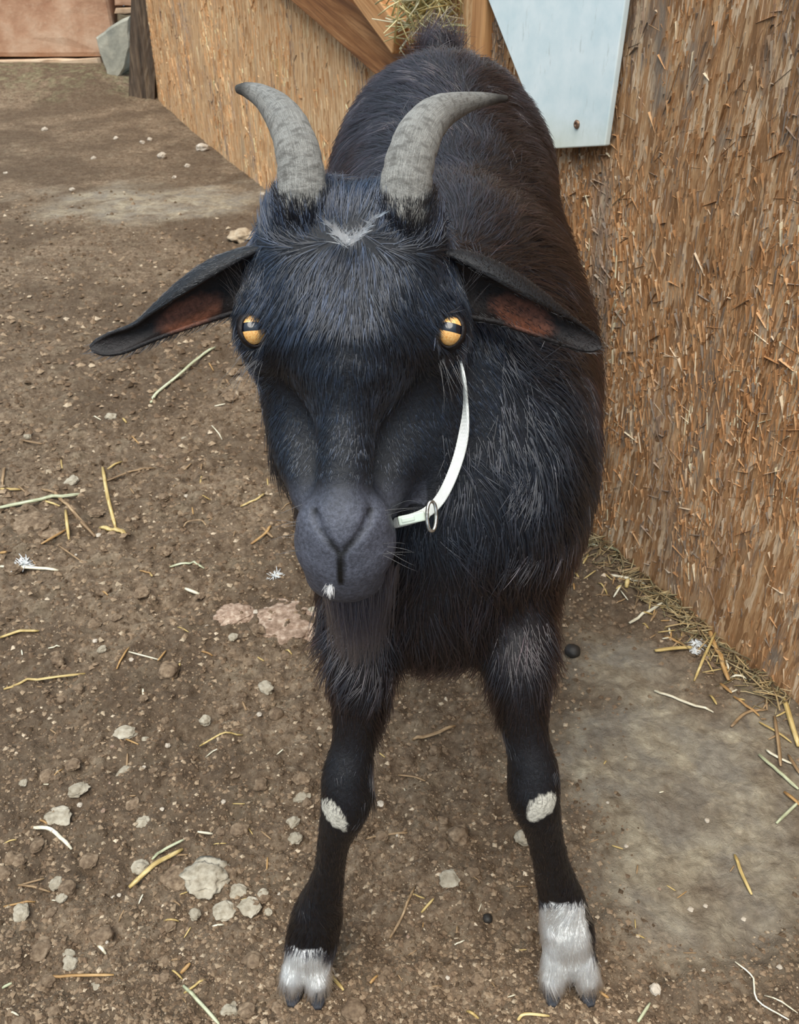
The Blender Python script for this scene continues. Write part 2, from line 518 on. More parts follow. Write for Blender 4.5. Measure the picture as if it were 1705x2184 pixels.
# ---- white board screwed on the near wall
nt = NT('white_board')
n_ = nt.noise(nt.coord('Object'), 22, 5, .6)
n_2 = nt.noise(nt.coord('Object', (1, 1, .25)), 110, 4, .65)
wc = nt.ramp(n_, [(.35, lin(216, 232, 234)), (.65, lin(234, 244, 244))])
wc = nt.mix(nt.ramp(n_2, [(.62, 0.0), (.74, .5)]), wc, lin(168, 176, 168))
sp_ = nt.n('ShaderNodeSeparateXYZ', ins={0: nt.n('ShaderNodeTexCoord').outputs['Object']})
edge = nt.ramp(nt.math('ADD', sp_.outputs[2], nt.math('MULTIPLY', n_, .05)), [(.025, .55), (.075, 0.0)])
wc = nt.mix(edge, wc, lin(214, 210, 176))
M_WHITE = nt.bsdf(wc, .42, nt.bump(n_2, .12, .001))
corners = [(1188, 316), (1313, 309), (1358, 0), (1372, -110), (1018, -110), (1063, 0)]
P3 = [on_line(u, v, R0, dR) + nR3*.012 for u, v in corners]
base = P3[0].copy()
def wl(p): q = p - base; return np.array([q @ (-dR3), -(q @ nR3), q[2]])
front = np.array([wl(p) for p in P3]); front[:, 1] = -.004
back = front.copy(); back[:, 1] = .004
n6 = len(front)
V = np.vstack([front, back])
Fs = [tuple(range(n6)), tuple(range(n6, 2*n6))[::-1]] + [((i+1) % n6, i, n6 + i, n6 + (i+1) % n6) for i in range(n6)]
wbo = bpy.data.objects.new('white_board', None); COL.objects.link(wbo)
Mw = Matrix(((-dR3[0], -nR3[0], 0, base[0]), (-dR3[1], -nR3[1], 0, base[1]), (0, 0, 1, base[2]), (0, 0, 0, 1)))
wbo.matrix_world = Mw
tag(wbo, 'tapered white board screwed to the strand board wall', 'board')
o = bevel(link('panel', new_mesh('white_panel', V, Fs, [M_WHITE], smooth=False), wbo), .0015)
nt = NT('rusty_screw')
rn = nt.noise(nt.coord('Object'), 300, 3)
M_RUST = nt.bsdf(nt.ramp(rn, [(.35, lin(84, 62, 50)), (.65, lin(160, 128, 104))]), .6, None, Metallic=.5)
def screw(u, v):
    p = wl(on_line(u, v, R0, dR)); p[1] = -.004
    k = 14; a = np.linspace(0, 2*math.pi, k, endpoint=False)
    R_ = []
    for r, y in ((.0052, .0), (.0055, -.0012), (.0042, -.0026), (.0018, -.0026), (.0012, -.0012)):
        R_.append(np.stack([p[0] + r*np.cos(a), np.full(k, p[1] + y), p[2] + r*np.sin(a)], -1))
    V, Fs = loft(R_)
    o = link('screw', new_mesh('screw', V, Fs, [M_RUST]), wbo)
    o['label'] = 'rusty screw head'
screw(1254, 263); screw(1177, 268)

# ---- stone wall at the far left, every stone its own piece
def stone_mat(name, a, b, c_):
    nt = NT(name)
    n = nt.noise(nt.coord('Object'), 5, 6, .62, .3); f = nt.noise(nt.coord('Object'), 34, 5, .65)
    col = nt.ramp(n, [(.3, a), (.5, b), (.72, c_)])
    col = nt.mix(nt.ramp(f, [(.55, 0.0), (.72, .45)]), col, c_)
    return nt.bsdf(col, .88, nt.bump(nt.math('ADD', n, nt.math('MULTIPLY', f, .4)), .5, .012), Specular_IOR_Level=.2)
M_RED = stone_mat('red_sandstone', lin(162, 118, 92), lin(190, 150, 122), lin(212, 182, 156))
M_TAN = stone_mat('tan_sandstone', lin(150, 122, 96), lin(188, 160, 132), lin(214, 192, 166))
M_GREY = stone_mat('grey_stone', lin(126, 128, 120), lin(172, 170, 156), lin(206, 200, 182))
M_DARKST = stone_mat('dark_stone', lin(76, 68, 54), lin(104, 94, 76), lin(132, 120, 98))
stone_root = bpy.data.objects.new('wall_back', None); COL.objects.link(stone_root)
tag(stone_root, 'wall of flat sandstone slabs at the far end', kind='structure')
def stone(name, poly, y0, th, mat, parent, seed, amp=.012):
    """poly: (x, z) outline in metres, face at y0, built as a bulging prism"""
    P = np.array(poly, float); m = len(P)
    Q = []
    for i in range(m):                                   # subdivide the outline and roughen it
        for s in (0, .25, .5, .75):
            q = P[i]*(1 - s) + P[(i+1) % m]*s
            Q.append(q + .5*amp*np.array([noise2(q[0]*19 + seed, q[1]*19, 81), noise2(q[0]*19, q[1]*19 + seed, 82)]))
    Q = np.array(Q); c_ = Q.mean(0); k = len(Q)
    rings = []
    for inset, y in ((.0, th), (0, .02), (.018, .004), (.10, -.004), (.4, -.006), (.75, -.006)):
        q = c_ + (Q - c_)*(1 - inset)
        yy = y0 + y + (amp*.6*noise2(q[:, 0]*6 + seed, q[:, 1]*6, 83) if y < .03 else 0)
        rings.append(np.stack([q[:, 0], yy + 0*q[:, 0], q[:, 1]], -1))
    V, Fs = loft(rings)
    o3 = np.array([c_[0], y0 + th/2, Q[:, 1].min()])
    o = link(name, new_mesh(name, V - o3, [f[::-1] for f in Fs], [mat], smooth=False), parent)
    o.location = o3
    return o
YS = 5.62
def px(u, v, Yq): p = pt(u, v, Yq); return (p[0], p[2])
x235 = px(236, 60, YS)[0]
zb, zt = px(100, 119, YS)[1], px(100, 143, YS)[1]
stone('stone', [(-3.1, zb), (x235 - .02, zb - .01), (x235 + .01, zb + .08), (x235 - .005, .72), (-3.1, .74)], YS, .3, M_RED, stone_root, 1, .01)
stone('stone', [(-3.1, zt - .05), (px(216, 140, YS)[0], zt - .05), (px(212, 120, YS)[0], zb - .015), (-2.2, zb - .022), (-3.1, zb - .015)], YS - .03, .3, M_TAN, stone_root, 2, .016)
x0_, x1_ = px(238, 40, YS)[0] + .01, px(330, 40, YS)[0]
for i, (va, vb, m) in enumerate(((160, 72, M_DARKST), (70, 30, M_DARKST), (29, 17, M_TAN), (15, -30, M_RED))):
    stone('stone', [(x0_, px(250, va, YS)[1]), (x1_, px(250, va, YS)[1] - .004), (x1_, px(250, vb, YS)[1]), (x0_ + .01, px(250, vb, YS)[1] - .003)], YS + .04, .3, m, stone_root, 10 + i)
r_ = np.random.default_rng(5)
zrow = .75
while zrow < 1.35:                                            # courses above and to the far left, out of the frame
    hgt_ = r_.uniform(.14, .24); xr = -4.4
    while xr < x1_ - .1:
        wd = min(r_.uniform(.35, .8), x1_ - xr)
        stone('stone', [(xr, zrow), (xr + wd - .015, zrow), (xr + wd - .02, zrow + hgt_ - .012), (xr + .004, zrow + hgt_ - .016)], YS + r_.uniform(-.02, .03), .3, (M_RED, M_TAN, M_RED)[int(r_.integers(3))], stone_root, int(r_.integers(99)))
        xr += wd
    zrow += hgt_
stone('stone', [(-4.4, .02), (-3.12, .02), (-3.12, .74), (-4.4, .74)], YS, .3, M_TAN, stone_root, 31)
# grey rock leaning against the post
gr_pts = [(203, 78), (240, 52), (276, 36), (277, 100), (266, 150), (258, 163), (240, 176), (228, 164), (226, 148), (210, 112)]
o = stone('leaning_rock', [px(u, v, 5.36) for u, v in gr_pts], 5.36, .16, M_GREY, None, 41, .012)
tag(o, 'pointed grey rock leaning between the sandstone slab and the post', 'rock')
# ================================================================== THE GOAT
goat = bpy.data.objects.new('goat', None)
COL.objects.link(goat)
goat.location = tuple(gp(930, 2120))
goat['label'] = 'black horned goat with amber eyes and white feet, facing the camera'
goat['category'] = 'goat'
GOAT_INV = Matrix.Translation(goat.location).inverted()
def gchild(name, data, parent=goat):
    o = link(name, data, parent)
    o.matrix_parent_inverse = GOAT_INV if parent is goat else Matrix.Identity(4)
    return o

# ---- head frame
E0 = pt(748, 705, 0.44)
HN = -nrm(ray(735, 900))
yaw = math.radians(3)
HX = nrm(np.array([1, 0, 0]) - HN*HN[0])
HN = nrm(HN*math.cos(yaw) - HX*math.sin(yaw))
HX = nrm(np.array([1, 0, 0]) - HN*HN[0])
HD = np.cross(HX, HN); HD = HD if HD[2] < 0 else -HD
roll = math.radians(2.4)
HX, HD = HX*math.cos(roll) + HD*math.sin(roll), HD*math.cos(roll) - HX*math.sin(roll)
def hp(u, v, n):
    d = ray(u, v)
    t = (n - (CAM - E0) @ HN)/(d @ HN)
    return CAM + d*t
def hloc(P):
    q = P - E0
    return q @ HX, q @ HD, q @ HN
HB = np.array([HX, HD, HN])            # rows: head axes

# ---- primitives of the body: each (kind, data, blend, sign)
PR = []
I3 = np.eye(3)
def ell(c, r, k=0.02, B=I3):
    PR.append(('e', np.asarray(c, float), np.asarray(r, float), B, k))
def rc(a, b, ra, rb, k=0.012):
    PR.append(('c', np.asarray(a, float), np.asarray(b, float), (ra, rb), k))
def cut(a, b, ra, rb, k=0.002):
    PR.append(('x', np.asarray(a, float), np.asarray(b, float), (ra, rb), k))
def chain(pts, rad, k=0.012, sub=4):
    """one smooth tapering limb through the points"""
    q = catmull(np.hstack([np.asarray(pts, float), np.asarray(rad, float)[:, None]]), (len(pts) - 1)*sub + 1)
    PR.append(('k', q[:, :3], q[:, 3], None, k))

def d_rc(P, a, b, ra, rb):
    ba = b - a
    L2 = ba @ ba
    pa = P - a
    h = np.clip((pa @ ba)/L2, 0, 1)
    q = pa - h[..., None]*ba
    return np.sqrt((q*q).sum(-1)) - (ra + (rb - ra)*h)
def d_ell(P, c, r, B):
    q = (P - c) @ B.T
    k0 = np.sqrt(((q/r)**2).sum(-1))
    k1 = np.sqrt(((q/(r*r))**2).sum(-1))
    return np.where(k1 < 1e-6, -r.min(), k0*(k0 - 1)/np.maximum(k1, 1e-6))
def smin(a, b, k):
    h = np.maximum(k - np.abs(a - b), 0)/k
    return np.minimum(a, b) - h*h*k*0.25
def smax(a, b, k):
    return -smin(-a, -b, k)
def prim(P, q):
    if q[0] == 'e':
        return d_ell(P, q[1], q[2], q[3])
    if q[0] == 'k':
        d = None
        for i in range(len(q[1]) - 1):
            e = d_rc(P, q[1][i], q[1][i+1], q[2][i], q[2][i+1])
            d = e if d is None else smin(d, e, .0012)
        return d
    return d_rc(P, q[1], q[2], *q[3])
def sdf(P, prims=None):
    P = np.atleast_2d(P)
    d = np.full(len(P), 0.2)
    for q in (prims or PR):
        e = prim(P, q)
        d = smax(d, -e, q[4]) if q[0] == 'x' else smin(d, e, q[4])
    return d
def hits(us, vs, t0=0.30):
    dr = np.array([nrm(ray(u, v)) for u, v in zip(us, vs)])
    t = np.full(len(dr), t0); live = np.ones(len(dr), bool); ok = np.zeros(len(dr), bool)
    for _ in range(90):
        i = np.where(live)[0]
        if not len(i): break
        s = sdf(CAM + dr[i]*t[i][:, None])
        t[i] += s*0.85
        ok[i[s < 4e-4]] = True
        live[i[(s < 4e-4) | (t[i] > 1.6)]] = False
    return CAM + dr*t[:, None], ok
def hit(u, v):
    p, ok = hits([u], [v])
    return p[0] if ok[0] else None

# trunk
ell((0.048, 0.74, 0.445), (0.116, 0.26, 0.130), 0.05)
ell((0.046, 1.01, 0.545), (0.104, 0.112, 0.104), 0.06)
ell((0.046, 0.90, 0.52), (0.098, 0.16, 0.098), 0.06)
ell((0.036, 0.66, 0.505), (0.080, 0.13, 0.092), 0.05)           # withers
ell((0.028, 0.53, 0.425), (0.080, 0.098, 0.112), 0.05)          # chest
ell((0.025, 0.50, 0.362), (0.050, 0.065, 0.046), 0.04)          # brisket
for sx in (-1, 1):
    ell((0.030 + sx*0.050, 0.54, 0.42), (0.044, 0.075, 0.105), 0.04)   # shoulder
    ell((0.045 + sx*0.060, 0.99, 0.455), (0.052, 0.085, 0.115), 0.05)  # haunch
# tail
chain([np.array([0.042, 1.075, 0.60]), np.array([0.043, 1.11, 0.630]), np.array([0.043, 1.13, 0.645])], [0.03, 0.022, 0.014], 0.03)
# hind legs: stifle forward, hock back, shank upright
for sx in (-1, 1):
    x = 0.045 + sx*0.078
    chain([(x, 0.985, 0.44), (x, 0.955, 0.355), (x, 1.035, 0.255), (x, 1.075, 0.205), (x, 1.062, 0.12), (x, 1.055, 0.065), (x, 1.035, 0.03)],
          [0.07, 0.048, 0.030, 0.021, 0.0155, 0.021, 0.020], 0.025)
    for s2 in (-1, 1):
        rc((x, 1.05, 0.05), (x + s2*0.011, 1.025, 0.017), 0.017, 0.013, 0.008)
# front legs from the shoulders down
LA = [(778, 1310, .475, 190), (772, 1400, .450, 165), (768, 1490, .438, 122), (754, 1580, .428, 88), (739, 1655, .419, 102),
      (738, 1715, .415, 104), (713, 1795, .419, 68), (700, 1870, .426, 66), (679, 1945, .432, 100), (665, 2008, .427, 106)]
LB = [(1090, 1310, .475, 190), (1102, 1400, .450, 160), (1112, 1480, .438, 122), (1124, 1570, .428, 92), (1138, 1650, .419, 106),
      (1140, 1700, .415, 106), (1162, 1780, .419, 76), (1178, 1850, .426, 76), (1199, 1920, .432, 94), (1212, 1985, .428, 108)]
for leg in (LA, LB):
    P_ = [pt(u, v, Y) for u, v, Y, w in leg]
    R_ = [w/2*mpp(p) for p, (u, v, Y, w) in zip(P_, leg)]
    chain(P_, R_, 0.014)
TOES = [((660, 2010, .426), (628, 2080, .412)), ((668, 2010, .426), (676, 2088, .410)),
        ((1206, 1990, .427), (1182, 2084, .412)), ((1216, 1990, .427), (1252, 2084, .412))]
for a, b in TOES:
    pa, pb = pt(*a), pt(*b)
    rc(pa, pb, 0.0165, 0.0105, 0.003)
# neck
chain([(0.026, 0.60, 0.47), (0.006, 0.545, 0.515), hp(752, 640, -0.085)], [0.092, 0.076, 0.056], 0.035)
# head
ell(hp(750, 600, -.046), (.050, .050, .044), .02, HB)
ell(hp(748, 650, -.030), (.049, .052, .033), .02, HB)
ell(hp(750, 548, -.044), (.040, .028, .026), .02, HB)
rc(hp(660, 575, -.032), hp(650, 480, -.022), .024, .0185, .022)
rc(hp(852, 575, -.032), hp(860, 482, -.022), .024, .0190, .022)
EYE_L, EYE_R = hp(541, 704, -.017), hp(960, 706, -.017)
EYE_RAD = 0.0086
ell(hp(572, 697, -.030), (.0170, .021, .0190), .018, HB)
ell(hp(928, 699, -.030), (.0170, .021, .0190), .018, HB)
chain([hp(744, 740, -.020), hp(738, 880, -.016), hp(734, 1060, -.013)], [.028, .0165, .0150], .022)
chain([hp(600, 765, -.044), hp(635, 900, -.052), hp(662, 1050, -.036)], [.0165, .0138, .011], .012)
chain([hp(903, 765, -.047), hp(878, 900, -.058), hp(818, 1050, -.039)], [.0165, .0160, .011], .012)
ell(hp(648, 880, -.075), (.018, .045, .030), .02, HB)
ell(hp(896, 880, -.075), (.022, .045, .030), .02, HB)
ell(hp(745, 900, -.058), (.034, .075, .026), .02, HB)
ell(hp(737, 1152, -.021), (.0285, .0290, .025), .010, HB)
ell(hp(731, 1118, -.002), (.0165, .0170, .0105), .008, HB)
ell(hp(668, 1112, -.010), (.0085, .0120, .0090), .006, HB)
ell(hp(797, 1108, -.010), (.0085, .0120, .0090), .006, HB)
ell(hp(737, 1228, -.035), (.0225, .0150, .022), .009, HB)
# grooves: nose, philtrum, mouth
NOSE = [(670, 1088), (674, 1112), (690, 1142), (712, 1168), (727, 1182), (744, 1166), (768, 1140), (786, 1112), (792, 1086)]
npts = list(hits(*zip(*NOSE))[0])
phil = [hit(727, v) for v in (1184, 1205, 1225, 1243)]
mouth = [hit(*q) for q in ((652, 1214), (675, 1234), (705, 1247), (738, 1251), (772, 1246), (808, 1222))]
npts, phil, mouth = ([p for p in q if p is not None] for q in (npts, phil, mouth))
for i in range(len(npts) - 1):
    f = [.0020, .0026, .0020, .0016, .0013, .0016, .0020, .0026, .0020]
    cut(npts[i], npts[i+1], f[i], f[i+1], .002)
for i in range(len(phil) - 1): cut(phil[i], phil[i+1], .0009, .0007, .0010)
# eye sockets
for e in (EYE_L, EYE_R):
    cut(e, e + HN*0.002, EYE_RAD + .0006, EYE_RAD + .0002, .002)

# ---- evaluate on a graded grid, then surface nets
def axis(segs):
    out = [np.array([segs[0][0]])]
    for a, b, h in segs:
        n = max(1, int(round((b - a)/h)))
        out.append(np.linspace(a, b, n + 1)[1:])
    return np.concatenate(out)
gx = axis([(-.135, -.105, .003), (-.105, .055, .0017), (.055, .215, .0036)])
gy = axis([(.335, .47, .0017), (.47, .56, .0030), (.56, 1.17, .0062)])
gz = axis([(-.004, .42, .0036), (.42, .665, .0017), (.665, .72, .003)])
D = np.full((len(gx), len(gy), len(gz)), 0.08, np.float32)
for q in PR:
    if q[0] == 'e':
        rr = q[2].max(); lo, hi = q[1] - rr, q[1] + rr
    elif q[0] == 'k':
        lo, hi = (q[1] - q[2][:, None]).min(0), (q[1] + q[2][:, None]).max(0)
    else:
        lo = np.minimum(q[1] - q[3][0], q[2] - q[3][1]); hi = np.maximum(q[1] + q[3][0], q[2] + q[3][1])
    pad = 0.02 if q[0] == 'x' else max(0.03, q[4])
    i0, i1 = np.searchsorted(gx, [lo[0] - pad, hi[0] + pad])
    j0, j1 = np.searchsorted(gy, [lo[1] - pad, hi[1] + pad])
    k0, k1 = np.searchsorted(gz, [lo[2] - pad, hi[2] + pad])
    if i1 <= i0 or j1 <= j0 or k1 <= k0: continue
    sub = D[i0:i1, j0:j1, k0:k1]
    P = np.stack(np.meshgrid(gx[i0:i1], gy[j0:j1], gz[k0:k1], indexing='ij'), -1).astype(np.float32)
    e = prim(P, q).astype(np.float32)
    D[i0:i1, j0:j1, k0:k1] = smax(sub, -e, q[4]) if q[0] == 'x' else smin(sub, e, q[4])

def surface_nets(D, ax):
    ins = D < 0
    nx, ny, nz = D.shape
    cnt = np.zeros((nx-1, ny-1, nz-1), np.uint8)
    for a in (0, 1):
        for b in (0, 1):
            for c in (0, 1):
                cnt += ins[a:nx-1+a, b:ny-1+b, c:nz-1+c]
    act = (cnt > 0) & (cnt < 8)
    ci = np.argwhere(act)
    idx = -np.ones(act.shape, np.int64)
    idx[act] = np.arange(len(ci))
    acc = np.zeros((len(ci), 3)); w = np.zeros(len(ci))
    def corner(o):
        i, j, k = (ci + np.array(o)).T
        return D[i, j, k].astype(float), np.stack([ax[0][i], ax[1][j], ax[2][k]], -1)
    for a in range(3):
        for b in (0, 1):
            for c in (0, 1):
                o0 = [0, 0, 0]; o1 = [0, 0, 0]
                r = [q for q in range(3) if q != a]
                o0[r[0]] = o1[r[0]] = b; o0[r[1]] = o1[r[1]] = c; o1[a] = 1
                d0, p0 = corner(o0); d1, p1 = corner(o1)
                m = (d0 < 0) != (d1 < 0)
                t = np.where(m, d0/np.where(m, d0 - d1, 1), 0)
                acc += np.where(m[:, None], p0 + (p1 - p0)*t[:, None], 0)
                w += m
    V = acc/w[:, None]
    Q = []
    for a in range(3):
        s0 = [slice(None)]*3; s1 = [slice(None)]*3
        s0[a] = slice(0, -1); s1[a] = slice(1, None)
        A, B = ins[tuple(s0)], ins[tuple(s1)]
        ed = np.argwhere(A != B)
        b, c = [(1, 2), (2, 0), (0, 1)][a]
        ok = (ed[:, b] > 0) & (ed[:, c] > 0) & (ed[:, b] < D.shape[b]-1) & (ed[:, c] < D.shape[c]-1)
        ed = ed[ok]
        flip = ~A[ed[:, 0], ed[:, 1], ed[:, 2]]
        def cell(db, dc):
            e = ed.copy(); e[:, b] -= db; e[:, c] -= dc
            return idx[e[:, 0], e[:, 1], e[:, 2]]
        q = np.stack([cell(1, 1), cell(0, 1), cell(0, 0), cell(1, 0)], -1)
        q[flip] = q[flip][:, ::-1]
        Q.append(q)
    return V, np.vstack(Q)
BV, BF = surface_nets(D, (gx, gy, gz))
del D
# relax a little
for _ in range(2):
    acc = np.zeros_like(BV); w = np.zeros(len(BV))
    for a in range(4):
        for b in ((a+1) % 4, (a+3) % 4):
            np.add.at(acc, BF[:, a], BV[BF[:, b]]); np.add.at(w, BF[:, a], 1)
    BV = BV*0.5 + acc/w[:, None]*0.5

# ---- ears: cupped leaves, thick rim, joined to the body mesh
def make_ear(top, bot, Yb, Yt, bulge, sgn):
    n = 26
    T = catmull(np.array(top, float), n); B = catmull(np.array(bot, float), n)
    rings = []; inner = []
    for i in range(n):
        s = i/(n - 1)
        Y = Yb + (Yt - Yb)*s
        t, b = pt(T[i, 0], T[i, 1], Y), pt(B[i, 0], B[i, 1], Y - 0.004)
        c = (t + b)/2
        ev = (t - b)/2
        h = np.linalg.norm(ev); ev = ev/h
        axis_dir = nrm(pt(*((T[min(i+1, n-1)] + B[min(i+1, n-1)])/2), Y) - pt(*((T[max(i-1, 0)] + B[max(i-1, 0)])/2), Y))
        eb = nrm(np.cross(axis_dir, ev)); eb = eb if eb @ FW > 0 else -eb
        dep = h*bulge*(0.25 + 0.75*math.sin(math.pi*min(1, 0.12 + s*0.95)))
        th = 0.0032*(1 - 0.45*s)
        curl = 1.15*math.sin(math.pi*min(1, s*1.05 + .12))
        a = np.linspace(-curl, math.pi + 0.15, 17)
        hh = h*0.99
        outer = c + np.outer(np.cos(a)*hh, ev) + np.outer(np.sin(a)*dep, eb)
        innr = c + np.outer(np.cos(a)*(hh - th), ev) + np.outer(np.sin(a)*np.maximum(dep - th, dep*.4) - 0.0006, eb)
        rings.append(np.vstack([outer, innr[::-1]]))
        inner.append(np.concatenate([np.zeros(17), np.ones(17)]))
    V, Fs = loft(rings, True)
    return V, Fs, np.concatenate(inner)
ears = []
ears.append(make_ear([(560, 520), (510, 528), (450, 550), (390, 590), (335, 640), (290, 683), (240, 705), (205, 722), (190, 738)],
                     [(545, 668), (505, 672), (450, 688), (395, 706), (345, 724), (300, 742), (262, 757), (222, 760), (198, 752)], .478, .470, 0.85, -1))
ears.append(make_ear([(950, 530), (1000, 535), (1060, 556), (1115, 588), (1165, 625), (1208, 662), (1248, 694), (1275, 715), (1284, 733)],
                     [(962, 672), (1010, 684), (1060, 692), (1105, 706), (1150, 722), (1190, 736), (1228, 748), (1260, 752), (1281, 745)], .478, .482, 0.85, 1))
allV = [BV]; faces4 = [BF]; inside = [np.zeros(len(BV))]
nbase = len(BV); extra_faces = []
nb = len(BV)
EAR_RANGE = []
for V, Fs, inn in ears:
    EAR_RANGE.append((nb, nb + len(V)))
    allV.append(V); inside.append(inn)
    f4 = np.array([f for f in Fs if len(f) == 4]) + nb
    faces4.append(f4)
    nb += len(V)
# eyelids: dark rims around the eye openings
LID = [(541, 704, -14, 29, 36), (961, 706, 12, 29, 36)]
for (u, v, tilt, a_, b_), ec in zip(LID, (EYE_L, EYE_R)):
    ring = []
    for th in np.linspace(0, 2*math.pi, 29)[:-1]:
        du, dv = a_*math.cos(th), b_*math.sin(th)
        ct, st = math.cos(math.radians(tilt)), math.sin(math.radians(tilt))
        d = nrm(ray(u + du*ct - dv*st, v + du*st + dv*ct))
        oc = CAM - ec
        bq = oc @ d; cq = oc @ oc - (EYE_RAD + .0006)**2
        disc = bq*bq - cq
        t = -bq - math.sqrt(disc) if disc > 0 else -bq
        ring.append(CAM + d*t)
    ring = np.array(ring)
    k = 8; m = len(ring)
    V = []
    for i in range(m):
        tdir = nrm(ring[(i+1) % m] - ring[i-1])
        nd = nrm(ring[i] - ec); sd = np.cross(tdir, nd)
        for j in range(k):
            q = 2*math.pi*j/k
            V.append(ring[i] + .0019*math.cos(q)*sd + .0010*math.sin(q)*nd)
    f = np.array([[i*k + j, i*k + (j+1) % k, ((i+1) % m)*k + (j+1) % k, ((i+1) % m)*k + j] for i in range(m) for j in range(k)]) + nb
    allV.append(np.array(V)); faces4.append(f); inside.append(np.full(len(V), 2.0)); nb += len(V)
GV = np.vstack(allV); GF = np.vstack(faces4); GI = np.concatenate(inside)

# ---- coat colour by place on the animal
groove = np.vstack([catmull(npts, 40), catmull(phil, 12)])
def coat(P):
    n = len(P)
    u, v = proj(P)
    x, d, nn = hloc(P)
    c = np.tile(np.array([.0092, .0068, .0082]), (n, 1))            # brown-black body
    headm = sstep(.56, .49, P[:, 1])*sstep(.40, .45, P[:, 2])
    c = c*(1 - headm[:, None]) + np.array([.0070, .0088, .0140])*headm[:, None]  # black head, tinted blue to carry the sky's sheen in the hair colour
    muz = sstep(1000, 1112, v)*(nn > -.05)*(np.abs(x) < .045)*(P[:, 2] > .42)
    c = c*(1 - muz[:, None]) + np.array([.092, .098, .128])*muz[:, None]
    legm = sstep(.33, .27, P[:, 2])
    c = c*(1 - legm[:, None]) + np.array([.0070, .0070, .0095])*legm[:, None]
    jit = 10*noise3(P[:, 0]*160, P[:, 1]*160, P[:, 2]*160, 3)
    wv = np.array([.95, .96, .94])
    front = P[:, 1] < .47
    # white stockings
    wa = front & (u < 900) & (P[:, 2] < .2) & (v + jit > 2012 + (u - 600)*0.20)
    wb_ = front & (u > 1000) & (P[:, 2] < .2) & (v + jit > 1928) & (u + jit*.6 < np.interp(v, [1920, 1950, 2000, 2060, 2090, 2140], [1250, 1248, 1256, 1275, 1300, 1320]))
    hind = (P[:, 1] > .9) & (P[:, 2] < .07 + jit*.001)
    for m in (wa, wb_, hind):
        c[m] = wv
    # bare pale knee patches
    for (cu, cv, ang, a, b) in ((713, 1738, 52, 40, 17), (1155, 1722, -40, 38, 22)):
        t = math.radians(ang)
        p_, q_ = (u - cu)*math.cos(t) + (v - cv)*math.sin(t), -(u - cu)*math.sin(t) + (v - cv)*math.cos(t)
        m = ((p_/a)**2 + (q_/b)**2 < 1 + jit*.012) & front & (P[:, 2] < .3)
        c[m] = np.array([.66, .63, .54])
    return c
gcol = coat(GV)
gcol[nbase:] = np.array([.009, .0085, .010])
gcol[GI == 1] = np.array([.014, .010, .010])
for ei, (a, b) in enumerate(EAR_RANGE):                              # bare brown skin inside the ear
    u, v = proj(GV[a:b])
    cu, cv, ang = ((405, 668, -24), (1115, 672, 26))[ei]
    t = math.radians(ang)
    p_, q_ = (u - cu)*math.cos(t) + (v - cv)*math.sin(t), -(u - cu)*math.sin(t) + (v - cv)*math.cos(t)
    m = (1 - sstep(.5, 1.1, (p_/80)**2 + (q_/32)**2))*(GI[a:b] == 1)
    gcol[a:b] = gcol[a:b]*(1 - m[:, None]) + np.array([.240, .090, .052])*m[:, None]
gcol[GI == 2] = np.array([.010, .006, .006])
sel = np.where((GV[:, 1] < .44) & (GV[:, 2] > .42) & (GI == 0))[0]
dg = np.full(len(GV), 1.0)
for chunk in np.array_split(sel, 20):
    if len(chunk):
        dg[chunk] = np.sqrt(((GV[chunk][:, None, :] - groove[None])**2).sum(-1)).min(1)
gm = sstep(.0030, .0013, dg)
gcol = gcol*(1 - gm[:, None]) + np.array([.003, .0028, .003])*gm[:, None]

nt = NT('goat_skin')
nz = nt.noise(nt.coord('Object'), 420, 5, .7)
M_SKIN = nt.bsdf(nt.mix(1.0, nt.attr('Col'), nt.ramp(nz, [(.38, .55), (.62, 1.1)]), 'MULTIPLY'), 0.5, nt.bump(nz, 0.6, 0.0012), Specular_IOR_Level=0.38)
me = new_mesh('goat_body', GV, GF, [M_SKIN])
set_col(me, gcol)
body = gchild('body', me)
# ---- eyes
def eye_mat(name, flip):
    nt = NT(name)
    tc = nt.n('ShaderNodeTexCoord').outputs['Object']
    sp = nt.n('ShaderNodeSeparateXYZ', ins={0: tc})
    x, y = sp.outputs[0], sp.outputs[1]
    # horizontal slot pupil: |y| < .0026, |x| < .0075, rounded by a power
    ax = nt.math('POWER', nt.math('ABSOLUTE', nt.math('DIVIDE', x, .0066)), 4.0)
    ay = nt.math('POWER', nt.math('ABSOLUTE', nt.math('DIVIDE', nt.math('ADD', y, -.0002), .0024)), 4.0)
    pup = nt.math('LESS_THAN', nt.math('ADD', ax, ay), 1.0)
    r = nt.math('SQRT', nt.math('ADD', nt.math('MULTIPLY', x, x), nt.math('MULTIPLY', y, y)))
    nz = nt.noise(nt.coord('Object', (1, 1, 1)), 900, 4)
    iris = nt.ramp(nz, [(.3, lin(222, 150, 72)), (.7, lin(248, 204, 132))])
    iris = nt.mix(nt.math('GREATER_THAN', r, .0083), iris, lin(60, 35, 18))
    col = nt.mix(pup, iris, (.002, .003, .008))
    return nt.bsdf(col, 0.35, None, Coat_Weight=1.0, Coat_Roughness=0.02, Specular_IOR_Level=0.3)
M_EYE = eye_mat('goat_eye', 1)
